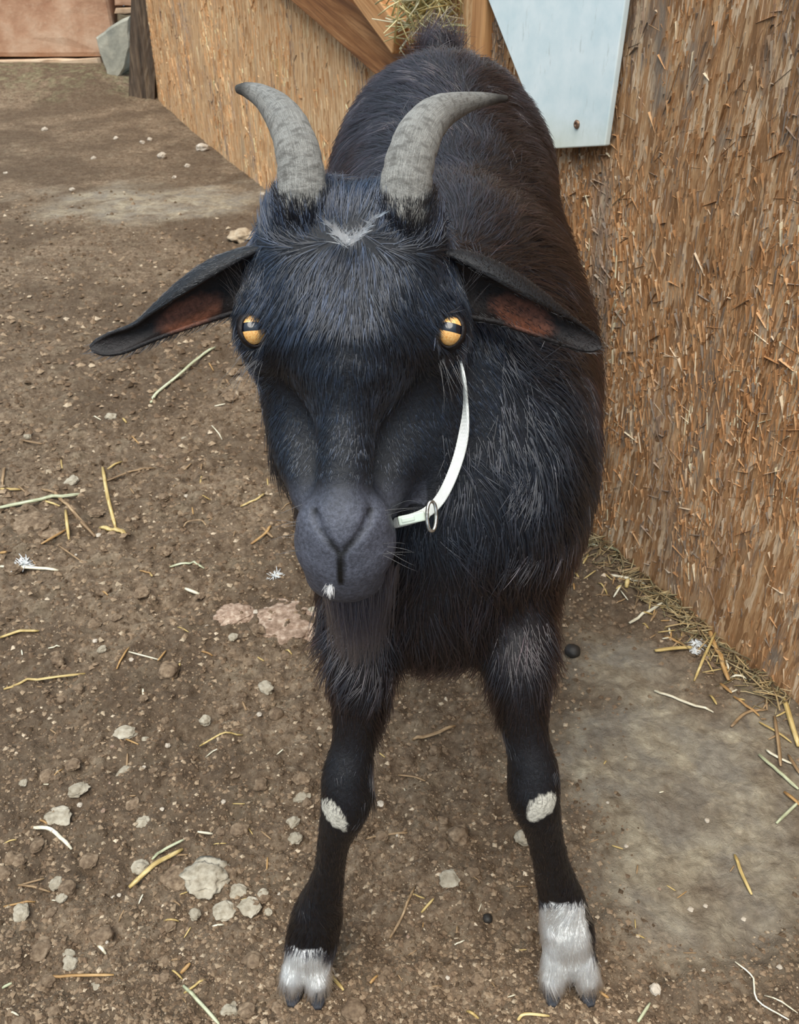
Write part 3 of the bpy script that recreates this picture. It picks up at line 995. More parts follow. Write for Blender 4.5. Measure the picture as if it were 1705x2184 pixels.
def uvsphere(r, nu=32, nv=20):
    V = [(0, 0, r)]
    for i in range(1, nv):
        a = math.pi*i/nv
        for j in range(nu):
            b = 2*math.pi*j/nu
            V.append((r*math.sin(a)*math.cos(b), r*math.sin(a)*math.sin(b), r*math.cos(a)))
    V.append((0, 0, -r))
    Fs = [(0, 1 + j, 1 + (j+1) % nu) for j in range(nu)]
    for i in range(nv - 2):
        for j in range(nu):
            a = 1 + i*nu + j; b = 1 + i*nu + (j+1) % nu
            Fs.append((a, a + nu, b + nu, b))
    n = len(V) - 1
    Fs += [(n, 1 + (nv-2)*nu + (j+1) % nu, 1 + (nv-2)*nu + j) for j in range(nu)]
    return V, Fs
ev, ef = uvsphere(EYE_RAD)
eme = new_mesh('eye', ev, ef, [M_EYE])
for c, gaze, tilt in ((EYE_L, -0.16, 6), (EYE_R, 0.12, -10)):
    zdir = nrm(HN + HX*gaze - HD*0.10)
    xdir = nrm(HX - zdir*(HX @ zdir))
    ydir = np.cross(zdir, xdir)
    a = math.radians(tilt)
    xdir, ydir = xdir*math.cos(a) + ydir*math.sin(a), ydir*math.cos(a) - xdir*math.sin(a)
    o = gchild('eye', eme)
    Mx = Matrix(((xdir[0], ydir[0], zdir[0], c[0]), (xdir[1], ydir[1], zdir[1], c[1]), (xdir[2], ydir[2], zdir[2], c[2]), (0, 0, 0, 1)))
    o.matrix_parent_inverse = Matrix.Identity(4)
    o.matrix_basis = GOAT_INV @ Mx
    o['label'] = 'amber eye with a dark horizontal slot pupil'

# ---- horns
nt = NT('horn')
co = nt.attr('UVW')
wv = nt.n('ShaderNodeSeparateXYZ', ins={0: co})
streak = nt.noise(nt.n('ShaderNodeMapping', ins={'Vector': co, 'Scale': (26, 26, 160)}).outputs[0], 1.0, 5, .65)
fine = nt.noise(nt.n('ShaderNodeMapping', ins={'Vector': co, 'Scale': (60, 60, 14)}).outputs[0], 1.0, 6, .7)
ringn = nt.noise(nt.n('ShaderNodeMapping', ins={'Vector': co, 'Scale': (2, 2, 46)}).outputs[0], 1.0, 3, .5)
colr = nt.ramp(fine, [(.30, lin(84, 82, 78)), (.46, lin(136, 134, 128)), (.58, lin(166, 163, 156)), (.70, lin(214, 211, 202))])
colr = nt.mix(nt.ramp(streak, [(.45, 0.0), (.62, .35)]), colr, lin(205, 203, 196))
colr = nt.mix(nt.ramp(ringn, [(.35, .6), (.5, 0.0)]), colr, lin(92, 88, 82))
tipm = nt.ramp(wv.outputs[2], [(.86, 0.0), (.95, 1.0)])
tipc = nt.ramp(fine, [(.40, lin(38, 36, 34)), (.66, lin(110, 104, 96))])
colr = nt.mix(tipm, colr, tipc)
hb = nt.math('ADD', nt.math('MULTIPLY', fine, .6), nt.math('MULTIPLY', ringn, 1.2))
M_HORN = nt.bsdf(colr, .62, nt.bump(hb, .9, .0016))
HORNS = []
def make_horn(ctrl, label, outx):
    n, k = 96, 32
    C = np.array([c[:2] for c in ctrl], float); Ys = np.array([[c[2]] for c in ctrl]); Ws = np.array([[c[3]] for c in ctrl], float)
    cc = catmull(np.hstack([C, Ys, Ws]), n)
    P = np.array([pt(a, b, y) for a, b, y, w in cc])
    R = np.array([w/2*mpp(p) for p, (a, b, y, w) in zip(P, cc)])
    rings, uvw = [], []
    seg = np.concatenate([[0], np.cumsum(np.linalg.norm(np.diff(P, axis=0), axis=1))]); seg /= seg[-1]
    for i in range(n):
        t = nrm(P[min(i+1, n-1)] - P[max(i-1, 0)])
        s = nrm(np.cross(t, FW)); b = np.cross(s, t)
        a = np.linspace(0, 2*math.pi, k, endpoint=False)
        q = seg[i]
        ridge = 1 + .030*(1 - q)*math.sin(q*62 + 1.5*math.sin(q*21)) + .012*(1-q)*math.sin(q*150)
        rr = R[i]*ridge*(1 + .02*np.cos(3*a + q*5))
        rings.append(P[i] + np.outer(np.cos(a)*rr, s) + np.outer(np.sin(a)*rr*1.12, b))
        uvw += [(math.cos(x), math.sin(x), q) for x in a]
    V, Fs = loft(rings)
    me = new_mesh('horn', V, Fs, [M_HORN])
    at = me.attributes.new('UVW', 'FLOAT_VECTOR', 'POINT')
    at.data.foreach_set('vector', np.array(uvw, np.float32).ravel())
    o = gchild('horn', me); o['label'] = label
    HORNS.append((P, R))
    return o
make_horn([(654, 520, .482, 106), (648, 445, .480, 108), (640, 350, .488, 98), (622, 285, .500, 88), (596, 240, .514, 74), (562, 208, .526, 50), (530, 193, .535, 32), (508, 190, .540, 17)],
          'grey ridged horn with a blunt upturned tip', -1)
make_horn([(860, 520, .482, 112), (862, 448, .480, 114), (873, 355, .488, 106), (896, 287, .500, 94), (932, 245, .515, 74), (985, 222, .530, 46), (1035, 212, .541, 27), (1080, 210, .550, 12)],
          'grey ridged horn curving outward to a thin tip', 1)

# ---- hooves: two claws on every foot
nt = NT('hoof')
hn = nt.noise(nt.coord('Object', (1, 1, 3)), 160, 4)
M_HOOF = nt.bsdf(nt.ramp(hn, [(.3, lin(34, 35, 40)), (.7, lin(78, 80, 86))]), .5, nt.bump(hn, .4, .001))
def hoof_mesh():
    # toe at +y, sole at z=0, coronet at the top
    rings = []
    for s, wx, zt in ((-.014, .0066, .020), (-.008, .0088, .024), (0, .0094, .025), (.008, .0084, .019), (.014, .0062, .011), (.0185, .0028, .004)):
        rings.append(np.array([(-wx, s, 0), (wx, s, 0), (wx*1.02, s, zt*.45), (wx*.82, s - .001, zt*.85), (wx*.35, s - .002, zt), (-wx*.35, s - .002, zt), (-wx*.82, s - .001, zt*.85), (-wx*1.02, s, zt*.45)]))
    V, Fs = loft(rings)
    return new_mesh('hoof', V, Fs, [M_HOOF])
hme = hoof_mesh()
def place_hoof(p, ang, sc=1.0):
    o = gchild('hoof', hme)
    o.matrix_parent_inverse = Matrix.Identity(4)
    o.matrix_basis = GOAT_INV @ (Matrix.Translation(p) @ Matrix.Rotation(ang, 4, 'Z') @ Matrix.Scale(sc, 4))
for (a, b), ang in zip(TOES, (10, -4, 6, -12)):
    p = pt(*b)
    place_hoof((p[0], p[1] + .001, .001), math.radians(180 - ang), .88)
for sx in (-1, 1):
    for s2 in (-1, 1):
        place_hoof((0.045 + sx*.078 + s2*.0105, 1.018, .001), math.pi + s2*.08)
# ================================================================== COAT
tri = np.vstack([GF[:, [0, 1, 2]], GF[:, [0, 2, 3]]])
va, vb, vc = GV[tri[:, 0]], GV[tri[:, 1]], GV[tri[:, 2]]
tn = np.cross(vb - va, vc - va)
tar = np.linalg.norm(tn, axis=1)/2
tn = tn/np.maximum(tar[:, None]*2, 1e-12)
vn = np.zeros_like(GV)
for a in range(3):
    np.add.at(vn, tri[:, a], tn*tar[:, None])
vn = nrm(vn)
tcen = (va + vb + vc)/3
tI = GI[tri].max(1)
t_ear = np.zeros(len(tri), bool)
for a, b in EAR_RANGE:
    t_ear |= (tri[:, 0] >= a) & (tri[:, 0] < b)
x_, d_, n_h = hloc(tcen)
def is_head(P):
    x, d, n = hloc(P)
    return (np.abs(x) < np.where(d > .05, .05, .085)) & (d > -.085) & (d < .16) & (n > np.where(d > .06, -.050, -.064)) & (P[:, 1] < .53)
t_head = is_head(tcen) & ~t_ear
dens = np.full(len(tri), 1.25e5)
dens[t_head] = 5.5e5
dens[t_head & (d_ > .03)] = 9e5
leg = (tcen[:, 2] < .33) & ~t_head
dens[leg] = 3.2e5
dens[(tcen[:, 2] < .085) & (tcen[:, 1] < .6)] = 6e5
dens[t_ear] = 4.5e5
dens[t_ear & (tI == 1)] = 1.2e5
dens[tI == 2] = 0
dens[(tcen[:, 1] > .9) & leg] = 1.5e5
# no hair on eyeballs, in the grooves, under the horns, on the bare nose tip
for e in (EYE_L, EYE_R):
    dens[np.linalg.norm(tcen - e, axis=1) < .0098] = 0
tg = dg[tri].min(1)
dens[tg < .0030] = 0
un, vn_ = proj(tcen)
bare = t_head & (((un - 728)/48)**2 + ((vn_ - 1150)/34)**2 < 1)
dens[bare] *= .35
wgt = dens*tar
N = int(wgt.sum())
pick = rng.choice(len(tri), N, p=wgt/wgt.sum())
r1, r2 = rng.random(N), rng.random(N)
sq = np.sqrt(r1)
b0, b1, b2 = 1 - sq, sq*(1 - r2), sq*r2
T = tri[pick]
HP_ = GV[T[:, 0]]*b0[:, None] + GV[T[:, 1]]*b1[:, None] + GV[T[:, 2]]*b2[:, None]
HNn = nrm(vn[T[:, 0]]*b0[:, None] + vn[T[:, 1]]*b1[:, None] + vn[T[:, 2]]*b2[:, None])
ear_ = t_ear[pick]; head_ = t_head[pick]; inn_ = tI[pick] == 1
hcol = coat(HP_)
hcol[ear_] = np.array([.008, .008, .009])
x, d, nn = hloc(HP_)
xr = x/(.052)
z, y = HP_[:, 2], HP_[:, 1]
# --- combing direction
xs_ = np.interp(y, [.5, .76, 1.0], [.028, .050, .044])
side = np.clip((HP_[:, 0] - xs_)/.11, -1, 1)
comb = np.stack([.55*side, .85 - .35*np.abs(side), -.25 - .85*np.abs(side)], -1)
ch = sstep(.60, .52, y)[:, None]
comb = comb*(1 - ch) + np.stack([.20*side, .05 + 0*y, -1 + 0*y], -1)*ch
lg = sstep(.36, .31, z)[:, None]
comb = comb*(1 - lg) + np.array([0, -.05, -1.0])*lg
tail = (y > 1.075) & (z > .60)
comb[tail] = nrm(np.stack([(HP_[tail, 0] - .043)*60, -.10 + 0*z[tail], 1 + 0*z[tail]], -1))
# head: down the face and outward, upward around the horns
hc_ = HD*.9 + np.outer(np.clip(xr, -1, 1)*.85, HX)
hd_ = np.full(N, 1.0)
for P_h, R_h in HORNS:
    qv = P_h[16]
    hd_ = np.minimum(hd_, np.linalg.norm(HP_ - qv, axis=1))
up_ = (sstep(.045, .018, hd_)*sstep(-.02, -.05, d))[:, None]
hc_ = hc_*(1 - up_) + (-HD*1.0 + HN*.15 + np.outer(np.clip(xr, -1, 1)*.2, HX))*up_
jaw = sstep(-.045, -.065, nn)[:, None]*(d > 0)[:, None]
hc_ = hc_*(1 - jaw) + (HD*.5 - HN*.8)*jaw
comb[head_] = hc_[head_]
es = np.sign(x)
earc = np.outer(es, HX) + HD*.45
comb[ear_] = earc[ear_]
f1, f2 = 38., 140.
flow = np.stack([noise3(HP_[:, 0]*f1, y*f1, z*f1, s) for s in (11, 12, 13)], -1)*.55 + np.stack([noise3(HP_[:, 0]*f2, y*f2, z*f2, s) for s in (14, 15, 16)], -1)*.42
flow[head_] *= .55
flow[ear_] *= .4
comb = nrm(comb) + flow + rng.normal(0, .10, (N, 3))
comb = comb - HNn*(comb*HNn).sum(1, keepdims=True)
comb = nrm(comb)
# --- length, lift, thickness
Ln = .023 + .005*noise3(HP_[:, 0]*20, y*20, z*20, 17)
Ln = Ln*(1 - lg[:, 0]) + lg[:, 0]*np.interp(z, [0, .05, .10, .22, .30, .36], [.011, .016, .009, .0070, .008, .013])
brisk = (y < .56) & (z < .37) & (np.abs(HP_[:, 0] - .025) < .045)
Ln[brisk] = .022
Ln[tail] = .026 + .014*rng.random(tail.sum())
Lh = np.interp(d, [-.07, -.045, -.02, .03, .07, .085, .14], [.017, .016, .012, .0085, .0052, .0024, .0022])
Lh = np.maximum(Lh, .010*jaw[:, 0])
Ln[head_] = Lh[head_]
Ln[ear_] = .0048
Ln[ear_ & inn_] = .0035
Ln *= rng.uniform(.65, 1.2, N)
sock = (hcol[:, 0] > .4) & (z < .12)
Ln[sock] = np.interp(z[sock], [0, .03, .12], [.010, .019, .014])*rng.uniform(.7, 1.15, sock.sum())
under = ear_ & (HNn[:, 2] < -.5) & ~inn_
Ln[under] = .0085*rng.uniform(.5, 1.2, under.sum())
bald = (hcol[:, 0] > .4) & (z > .18)
Ln[bald] = .0022
lift = np.full(N, .34)
lift[head_] = .26
lift[ear_] = .30
lift[leg[pick]] = .22
lift[(z < .075) & (y < .6)] = .16
lift = np.clip(lift + rng.normal(0, .07, N), .05, .7)
lift[under] = .8
lift[sock] = .26
rad = np.full(N, .00024)
rad[head_] = .00019
rad[head_ & (d > .08)] = .00013
rad[ear_] = .00014
rad[leg[pick]] = .00019
rad[sock] = .00024
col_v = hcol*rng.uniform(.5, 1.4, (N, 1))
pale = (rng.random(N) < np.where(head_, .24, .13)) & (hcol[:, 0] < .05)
col_v[pale] *= rng.uniform(2, 5, (pale.sum(), 1))*np.where(head_[pale][:, None], np.array([.85, 1.05, 1.45]), np.array([1.15, .95, .95]))  # blue on the head's pale hairs paints in sky sheen
K = 5
S_ = np.linspace(0, 1, K)
pts_ = np.empty((N, K, 3))
bend = nrm(rng.normal(0, 1, (N, 3)))
p = HP_ - HNn*.0006
pts_[:, 0] = p
for i in range(1, K):
    s = S_[i]
    dirv = nrm(HNn*(lift*(1.25 - s*1.15))[:, None] + comb + bend*(.16*s) + np.array([0, 0, -.10])*s)
    p = p + dirv*(Ln/(K - 1))[:, None]
    pts_[:, i] = p
pts_[:, :, 2] = np.maximum(pts_[:, :, 2], .0015)
radp = rad[:, None]*np.array([1, .95, .85, .62, .18])[None]

nt = NT('goat_hair')
hb = nt.n('ShaderNodeBsdfHairPrincipled')
try:
    hb.model = 'CHIANG'
except Exception:
    pass
hb.parametrization = 'COLOR'
nt.set(hb.inputs['Color'], nt.attr('Col'))
hb.inputs['Roughness'].default_value = .17
hb.inputs['IOR'].default_value = 1.70
hb.inputs['Radial Roughness'].default_value = .45
if 'Random Roughness' in hb.inputs: hb.inputs['Random Roughness'].default_value = .3
nt.t.links.new(hb.outputs[0], nt.out.inputs['Surface'])
M_HAIR = nt.m
def hair_object(name, P, R, C, parent=goat):
    n, k, _ = P.shape
    hc = bpy.data.hair_curves.new(name)
    hc.add_curves([k]*n)
    hc.attributes['position'].data.foreach_set('vector', P.astype(np.float32).ravel())
    at = hc.attributes.get('radius') or hc.attributes.new('radius', 'FLOAT', 'POINT')
    at.data.foreach_set('value', R.astype(np.float32).ravel())
    at = hc.attributes.new('Col', 'FLOAT_COLOR', 'CURVE')
    c4 = np.ones((n, 4), np.float32); c4[:, :3] = np.clip(C, 0, 1)
    at.data.foreach_set('color', c4.ravel())
    hc.materials.append(M_HAIR)
    return gchild(name, hc, parent)
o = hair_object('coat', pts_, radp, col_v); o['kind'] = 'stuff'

# --- long hair: beard, chest fringe, white forelock, chin tuft, lashes and whiskers
def strands_obj(name, roots, dirs, lens, rads, cols, k=9, wav=.10, sag=.5):
    n = len(roots)
    P = np.empty((n, k, 3)); p = roots.copy(); P[:, 0] = p
    b1 = rng.normal(0, 1, (n, 3)); b2 = rng.normal(0, 1, (n, 3))
    for i in range(1, k):
        s = i/(k - 1)
        dv = nrm(nrm(dirs) + b1*wav*s + b2*wav*math.sin(4*s) + np.array([0, 0, -sag])*s)
        p = p + dv*(lens/(k - 1))[:, None]; P[:, i] = p
    tap = np.interp(np.linspace(0, 1, k), [0, .6, 1], [1, .85, .15])
    return hair_object(name, P, np.outer(rads, tap), cols)
n = 1500
th = rng.random(n)
ru = 690 + th*150 + rng.normal(0, 8, n); rv = 1232 - 26*np.abs(th - .45)*1.6 + rng.normal(0, 8, n); rn = rng.uniform(-.052, -.030, n)
roots = np.array([hp(a, b, c_) for a, b, c_ in zip(ru, rv, rn)])
lock = np.round(th*9)/9
dirs = np.stack([(.40 - lock)*.30 + rng.normal(0, .05, n), -.12 + rng.normal(0, .08, n), np.full(n, -1.)], -1)
strands_obj('beard', roots, dirs, rng.uniform(.022, .068, n), np.full(n, .00017), np.tile([.016, .015, .018], (n, 1))*rng.uniform(.4, 5.0, (n, 1))**1.0*np.array([.9, 1.0, 1.2]), wav=.07, sag=.2)
n = 260
th = rng.random(n)
uu = np.interp(th, [0, .45, .55, 1], [700, 738, 748, 806]); vv = np.interp(th, [0, .45, .55, 1], [478, 520, 520, 462])
near = np.exp(-((th - .5)/.22)**2)
def onskin(us, vs, out=.002):
    q, ok = hits(us, vs)
    ok &= np.linalg.norm(q - CAM, axis=1) < .62
    return np.array([(q[i] if ok[i] else hp(a, b, -.03)) - nrm(ray(a, b))*out for i, (a, b) in enumerate(zip(us, vs))])
roots = onskin(uu + rng.normal(0, 2.5, n), vv + rng.normal(0, 4, n), .010)
dirs = -HD*.7 + HN*.5 + np.outer(rng.normal(0, .7, n) + (th - .5)*1.2, HX)
keep = rng.random(n) < .45 + .55*near
strands_obj('white_forelock', roots[keep], dirs[keep], (rng.uniform(.005, .009, n)*(.7 + .6*near))[keep], np.full(keep.sum(), .00024), np.tile([.93, .94, .95], (keep.sum(), 1)), k=6, sag=.1)
n = 60
roots = onskin(705 + rng.normal(0, 4.5, n), 1251 + rng.normal(0, 4, n), .001)
strands_obj('white_chin_tuft', roots, HD*.9 + HN*.6 + np.outer(rng.normal(-.1, .3, n), HX), rng.uniform(.003, .007, n), np.full(n, .00018), np.tile([.82, .84, .84], (n, 1)), k=5, sag=.2)
# hair standing up around the horn bases
R_, D_, L_ = [], [], []
for P_h, R_h in HORNS:
    t0 = nrm(P_h[14] - P_h[2])
    for i in range(1500):
        k_ = int(rng.integers(4, 20)); a = rng.uniform(0, 2*math.pi)
        s1 = nrm(np.cross(t0, FW)); b1 = np.cross(s1, t0)
        rv_ = s1*math.cos(a) + b1*math.sin(a)*1.12
        R_.append(P_h[k_] + rv_*R_h[k_]*rng.uniform(1.0, 1.12)); D_.append(t0*1.0 + rv_*.28 + rng.normal(0, .12, 3)); L_.append(rng.uniform(.007, .013)*(1.3 - k_/24))
n = len(R_)
strands_obj('horn_base_hair', np.array(R_), np.array(D_), np.array(L_), np.full(n, .00019), np.tile([.0085, .0088, .0105], (n, 1))*rng.uniform(.5, 2.0, (n, 1)), k=5, wav=.12, sag=.1)
# lashes and eyebrow whiskers
R_, D_, L_ = [], [], []
for ec, sg in ((EYE_L, -1), (EYE_R, 1)):
    for i in range(26):
        R_.append(ec + HD*(-.012 + rng.uniform(-.014, .002)) + HX*sg*rng.uniform(-.012, .012) + HN*.004); D_.append(-HD*.9 + HN*.55 + HX*sg*rng.uniform(-.1, .7)); L_.append(rng.uniform(.010, .026))
    for i in range(14):
        R_.append(ec + HD*rng.uniform(.012, .022) + HX*sg*rng.uniform(-.006, .006)); D_.append(HD*.8 + HX*sg*rng.uniform(.1, 1.0) + HN*.2); L_.append(rng.uniform(.014, .032))
for i in range(18):
    q = npts[1] if i % 2 else npts[-2]
    sg = -1 if i % 2 else 1
    R_.append(q + HX*sg*rng.uniform(.006, .012) + HD*rng.uniform(-.008, .02) - HN*.008); D_.append(HX*sg + HN*.2 - HD*rng.uniform(-.3, .4)); L_.append(rng.uniform(.010, .022))
n = len(R_)
strands_obj('whiskers', np.array(R_), np.array(D_), np.array(L_), np.full(n, .00011), np.tile([.02, .02, .022], (n, 1)), k=7, wav=.12, sag=.25)

# ================================================================== COLLAR
collar = bpy.data.objects.new('collar', None); COL.objects.link(collar)
cpos = pt(925, 1085, .452)
collar.location = cpos
tag(collar, 'white webbing collar with a clip and metal ring around the goat\'s neck', 'collar')
nt = NT('white_webbing')
wvn = nt.n('ShaderNodeTexWave', ins={'Vector': nt.coord('Object', (1, 1, 1), (0, .4, .3)), 'Scale': 420.0, 'Distortion': 1.5})
dn = nt.noise(nt.coord('Object'), 120, 4)
wcol = nt.mix(nt.ramp(dn, [(.45, 0.0), (.7, .5)]), lin(232, 236, 232), lin(190, 190, 184))
M_WEB = nt.bsdf(wcol, .8, nt.bump(nt.math('ADD', wvn.outputs['Fac'], dn), .5, .0006))
nt = NT('pale_plastic'); M_PLASTIC = nt.bsdf(lin(196, 208, 196), .35)
nt = NT('worn_steel'); sn = nt.noise(nt.coord('Object'), 400, 3)
M_STEEL = nt.bsdf(nt.ramp(sn, [(.4, lin(150, 146, 138)), (.6, lin(206, 204, 198))]), .28, None, Metallic=.9)
loop = [(985, 785, .505), (994, 865, .488), (985, 950, .470), (958, 1030, .455), (926, 1080, .447), (880, 1106, .442), (800, 1118, .447), (700, 1090, .462), (625, 985, .490),
        (612, 840, .520), (650, 690, .555), (760, 605, .585), (890, 640, .565), (955, 710, .530)]
LP = []
for u, v, yq in loop:
    p = pt(u, v, yq)
    s_ = hit(u, v) if u > 840 and v > 780 else None
    if s_ is not None and np.linalg.norm(s_ - CAM) < .75:
        p = s_ - nrm(ray(u, v))*.011                          # lies on the coat
    LP.append(p)
LP = np.array(LP)
LC = catmull(np.vstack([LP[-2:], LP, LP[:3]]), 200)
# keep only one turn
i0 = int(round(2/(len(LP) + 4)*199)); i1 = int(round((2 + len(LP))/(len(LP) + 4)*199))
LC = LC[i0:i1]
cen = LP.mean(0)
axn = nrm(np.array([-.10, -.78, .45]))
rings = []
m = len(LC)
for i in range(m):
    t = nrm(LC[(i+1) % m] - LC[i-1])
    u_, v_ = proj(LC[i][None]); f = float(sstep(820, 1000, v_[0]))
    vd = nrm(LC[i] - CAM)
    wdir_a = nrm(vd - t*(vd @ t)); wdir_b = nrm(np.cross(t, vd))
    if wdir_b @ np.array([-1, 0, .6]) < 0: wdir_b = -wdir_b
    w = nrm(wdir_a*(1 - f)*.9 + wdir_b*(.12 + .8*f))
    nn_ = np.cross(t, w)
    hw, ht = .0031, .0008
    rings.append(np.array([LC[i] + w*a + nn_*b for a, b in ((-hw, -ht), (hw, -ht), (hw, ht), (-hw, ht))]))
V = np.vstack(rings) - cpos
Fs = [(i*4 + j, i*4 + (j+1) % 4, ((i+1) % m)*4 + (j+1) % 4, ((i+1) % m)*4 + j) for i in range(m) for j in range(4)]
bevel(link('strap', new_mesh('strap', V, Fs, [M_WEB], smooth=False), collar), .0004, 1)
# clip
def at_depth(u, v, t): return CAM + ray(u, v)*t
dk = min(depth(LP[4]), depth(LP[5]))
q0, q1 = at_depth(850, 1112, dk - .006), at_depth(916, 1098, dk - .005)
ax_ = q1 - q0; upd = nrm(UP - ax_*(UP @ ax_)/(ax_ @ ax_)); thd = nrm(np.cross(ax_, upd))
V, Fs = boxverts(q0 - upd*.0028 - thd*.0018 - cpos, ax_*.86, upd*.0056, thd*.0036)
V2, F2 = boxverts(q0 + ax_*.86 - upd*.0019 - thd*.0013 - cpos, ax_*.14, upd*.0038, thd*.0026)
V3, F3 = boxverts(q0 + ax_*.08 - upd*.0016 - thd*.0023 - cpos, ax_*.45, upd*.0032, thd*.0046)
Vj, Fj = join([(np.array(V), Fs), (np.array(V2), F2), (np.array(V3), F3)])
bevel(link('clip', new_mesh('clip', Vj, Fj, [M_PLASTIC], smooth=False), collar), .0008).__setitem__('label', 'pale plastic side-release clip')
# ring, elongated, hanging
rc_ = at_depth(921, 1101, dk - .009)
e1 = nrm(RT*.95 + FW*.5); e2 = UP
a = np.linspace(0, 2*math.pi, 41)[:-1]
path = np.array([rc_ + e1*.0030*math.copysign(abs(math.cos(q))**.8, math.cos(q)) + e2*.0083*math.sin(q) for q in a])
k = 8; V = []
for i in range(40):
    t = nrm(path[(i+1) % 40] - path[i-1]); s = nrm(path[i] - rc_); s = nrm(s - t*(s @ t)); b = np.cross(t, s)
    V += [path[i] + .00105*(math.cos(q)*s + math.sin(q)*b) - cpos for q in np.linspace(0, 2*math.pi, k, endpoint=False)]
Fs = [(i*k + j, i*k + (j+1) % k, ((i+1) % 40)*k + (j+1) % k, ((i+1) % 40)*k + j) for i in range(40) for j in range(k)]
link('ring', new_mesh('ring', V, Fs, [M_STEEL]), collar)['label'] = 'metal ring'
# ================================================================== HAY, STRAW, STONES, CLODS
LAND = [('the thick yellow straw', 332, 1848), ('the large pale clod', 440, 1872), ('the crossed straws', 140, 1090), ('the flat folded straw blade', 240, 1128),
        ('the bright pale straw', 62, 1210), ('the pale green straw', 400, 1206), ('the buried pink rock', 560, 1322), ('the thin grey straw', 308, 1403),
        ('the long orange straw', 166, 2073), ('the bent pale straw', 110, 1780), ('the curved straw below the ear', 390, 800), ('the short white sock', 655, 2090),
        ('the tall white sock', 1215, 2090), ('the brown twig between the feet', 862, 1950), ('the split yellow straw', 1582, 1870), ('the white feathers by the wall', 1485, 1380),
        ('the thick orange straw by the wall', 1530, 1395), ('the round dark dropping', 1221, 1393), ('the thick green straw at the edge', 1660, 1650),
        ('the bright yellow straw at the edge', 1690, 1540), ('the stubby brown straw at the wall', 1420, 1270), ('the crooked pale stem', 1612, 2120),
        ('the straw between the front legs', 925, 1563), ('the grey-green straw at the bottom', 430, 2140), ('the long thin yellow straw', 90, 1450), ('the clod between the shins', 978, 1796)]
LANDP = np.array([gp(u, v)[:2] for _, u, v in LAND])
ORD = ['', 'second ', 'third ', 'fourth ', 'fifth ', 'sixth ', 'seventh ', 'eighth ', 'ninth ', 'tenth ', 'eleventh ', 'twelfth ', 'thirteenth ', 'fourteenth ', 'fifteenth ', 'sixteenth ', 'seventeenth ', 'eighteenth ', 'nineteenth ', 'twentieth ']
SMALL = {}
def small(kind, o):
    SMALL.setdefault(kind, []).append(o)
def label_small():
    for kind, os_ in SMALL.items():
        P = np.array([(o.matrix_world.translation if o.matrix_world.translation.length > 0 else o.location)[:2] for o in os_])
        P = np.array([o.location[:2] if o.location.length > 0 else o.matrix_world.translation[:2] for o in os_])
        Dm = np.linalg.norm(P[:, None] - LANDP[None], axis=2)
        near_ = Dm.argmin(1)
        for j in range(len(LAND)):
            idx_ = [i for i in np.argsort(Dm[:, j]) if near_[i] == j]
            for r__, i in enumerate(idx_):
                os_[i]['label'] = '%s, %snearest to %s' % (kind, ORD[r__] if r__ < 20 else '%dth ' % (r__ + 1), LAND[j][0])
def straw_mat(name, dark, mid, light):
    nt = NT(name)
    g = nt.noise(nt.coord('Object', (14, 420, 420)), 1, 4, .6)
    f = nt.noise(nt.coord('Object', (60, 60, 60)), 1, 2)
    col = nt.ramp(g, [(.34, dark), (.5, mid), (.68, light)])
    col = nt.mix(nt.ramp(f, [(.5, 0.0), (.7, .35)]), col, dark)
    return nt.bsdf(col, .55, nt.bump(g, .3, .0005))
MS = {'y': straw_mat('yellow_straw', lin(150, 124, 70), lin(194, 168, 108), lin(224, 206, 154)),
      'g': straw_mat('green_straw', lin(138, 140, 108), lin(184, 186, 152), lin(220, 222, 198)),
      'b': straw_mat('brown_straw', lin(108, 84, 58), lin(150, 122, 88), lin(186, 160, 124)),
      'w': straw_mat('pale_straw', lin(178, 166, 138), lin(222, 214, 190), lin(244, 240, 224)),
      'o': straw_mat('orange_straw', lin(136, 100, 58), lin(176, 138, 86), lin(206, 174, 124))}
def straw(path, wpx, col, label, group=None, lift=.0012, name='straw_stalk', flat=.55):
    """path: picture points on the ground; a slightly flattened hollow-looking stalk with frayed ends"""
    P = []
    for u, v in path:
        q = gp(u, v)
        P.append((q[0], q[1], float(ground_h(q[0], q[1]))))
    P = np.array(P)
    P = catmull(P, max(4, 3*len(P))) if len(P) > 2 else np.array([P[0]*(1-s) + P[1]*s for s in np.linspace(0, 1, 5)])
    r = wpx/2*np.mean([mpp(p) for p in P])
    # rest on the high points of the dirt: straight pieces ride above the hollows
    gz_ = ground_h(P[:, 0], P[:, 1])
    chord = np.interp(np.linspace(0, 1, len(P)), [0, .5, 1], [gz_[0], max(gz_[len(P)//2], (gz_[0] + gz_[-1])/2), gz_[-1]])
    P[:, 2] = np.maximum(gz_, chord) + r*.6 + lift
    o3 = P[0].copy(); o3[2] -= r
    x = nrm(P[-1] - P[0]); y = nrm(np.cross([0, 0, 1], x)); z = np.cross(x, y)
    Q = (P - P[0]) @ np.array([x, y, z]).T + np.array([0, 0, r])
    rad = r*np.interp(np.linspace(0, 1, len(Q)), [0, .06, .5, .94, 1], [.75, 1, 1.02, .95, .6])
    V, Fs = tube(Q, rad, 6, flat)
    o = link(name, new_mesh(name, V, Fs, [MS[col]]))
    o.matrix_world = Matrix(((x[0], y[0], z[0], o3[0]), (x[1], y[1], z[1], o3[1]), (x[2], y[2], z[2], o3[2]), (0, 0, 0, 1)))
    return tag(o, label, 'straw', group)
G1 = 'straw stalks on the open dirt'
G2 = 'straw stalks along the foot of the near wall'
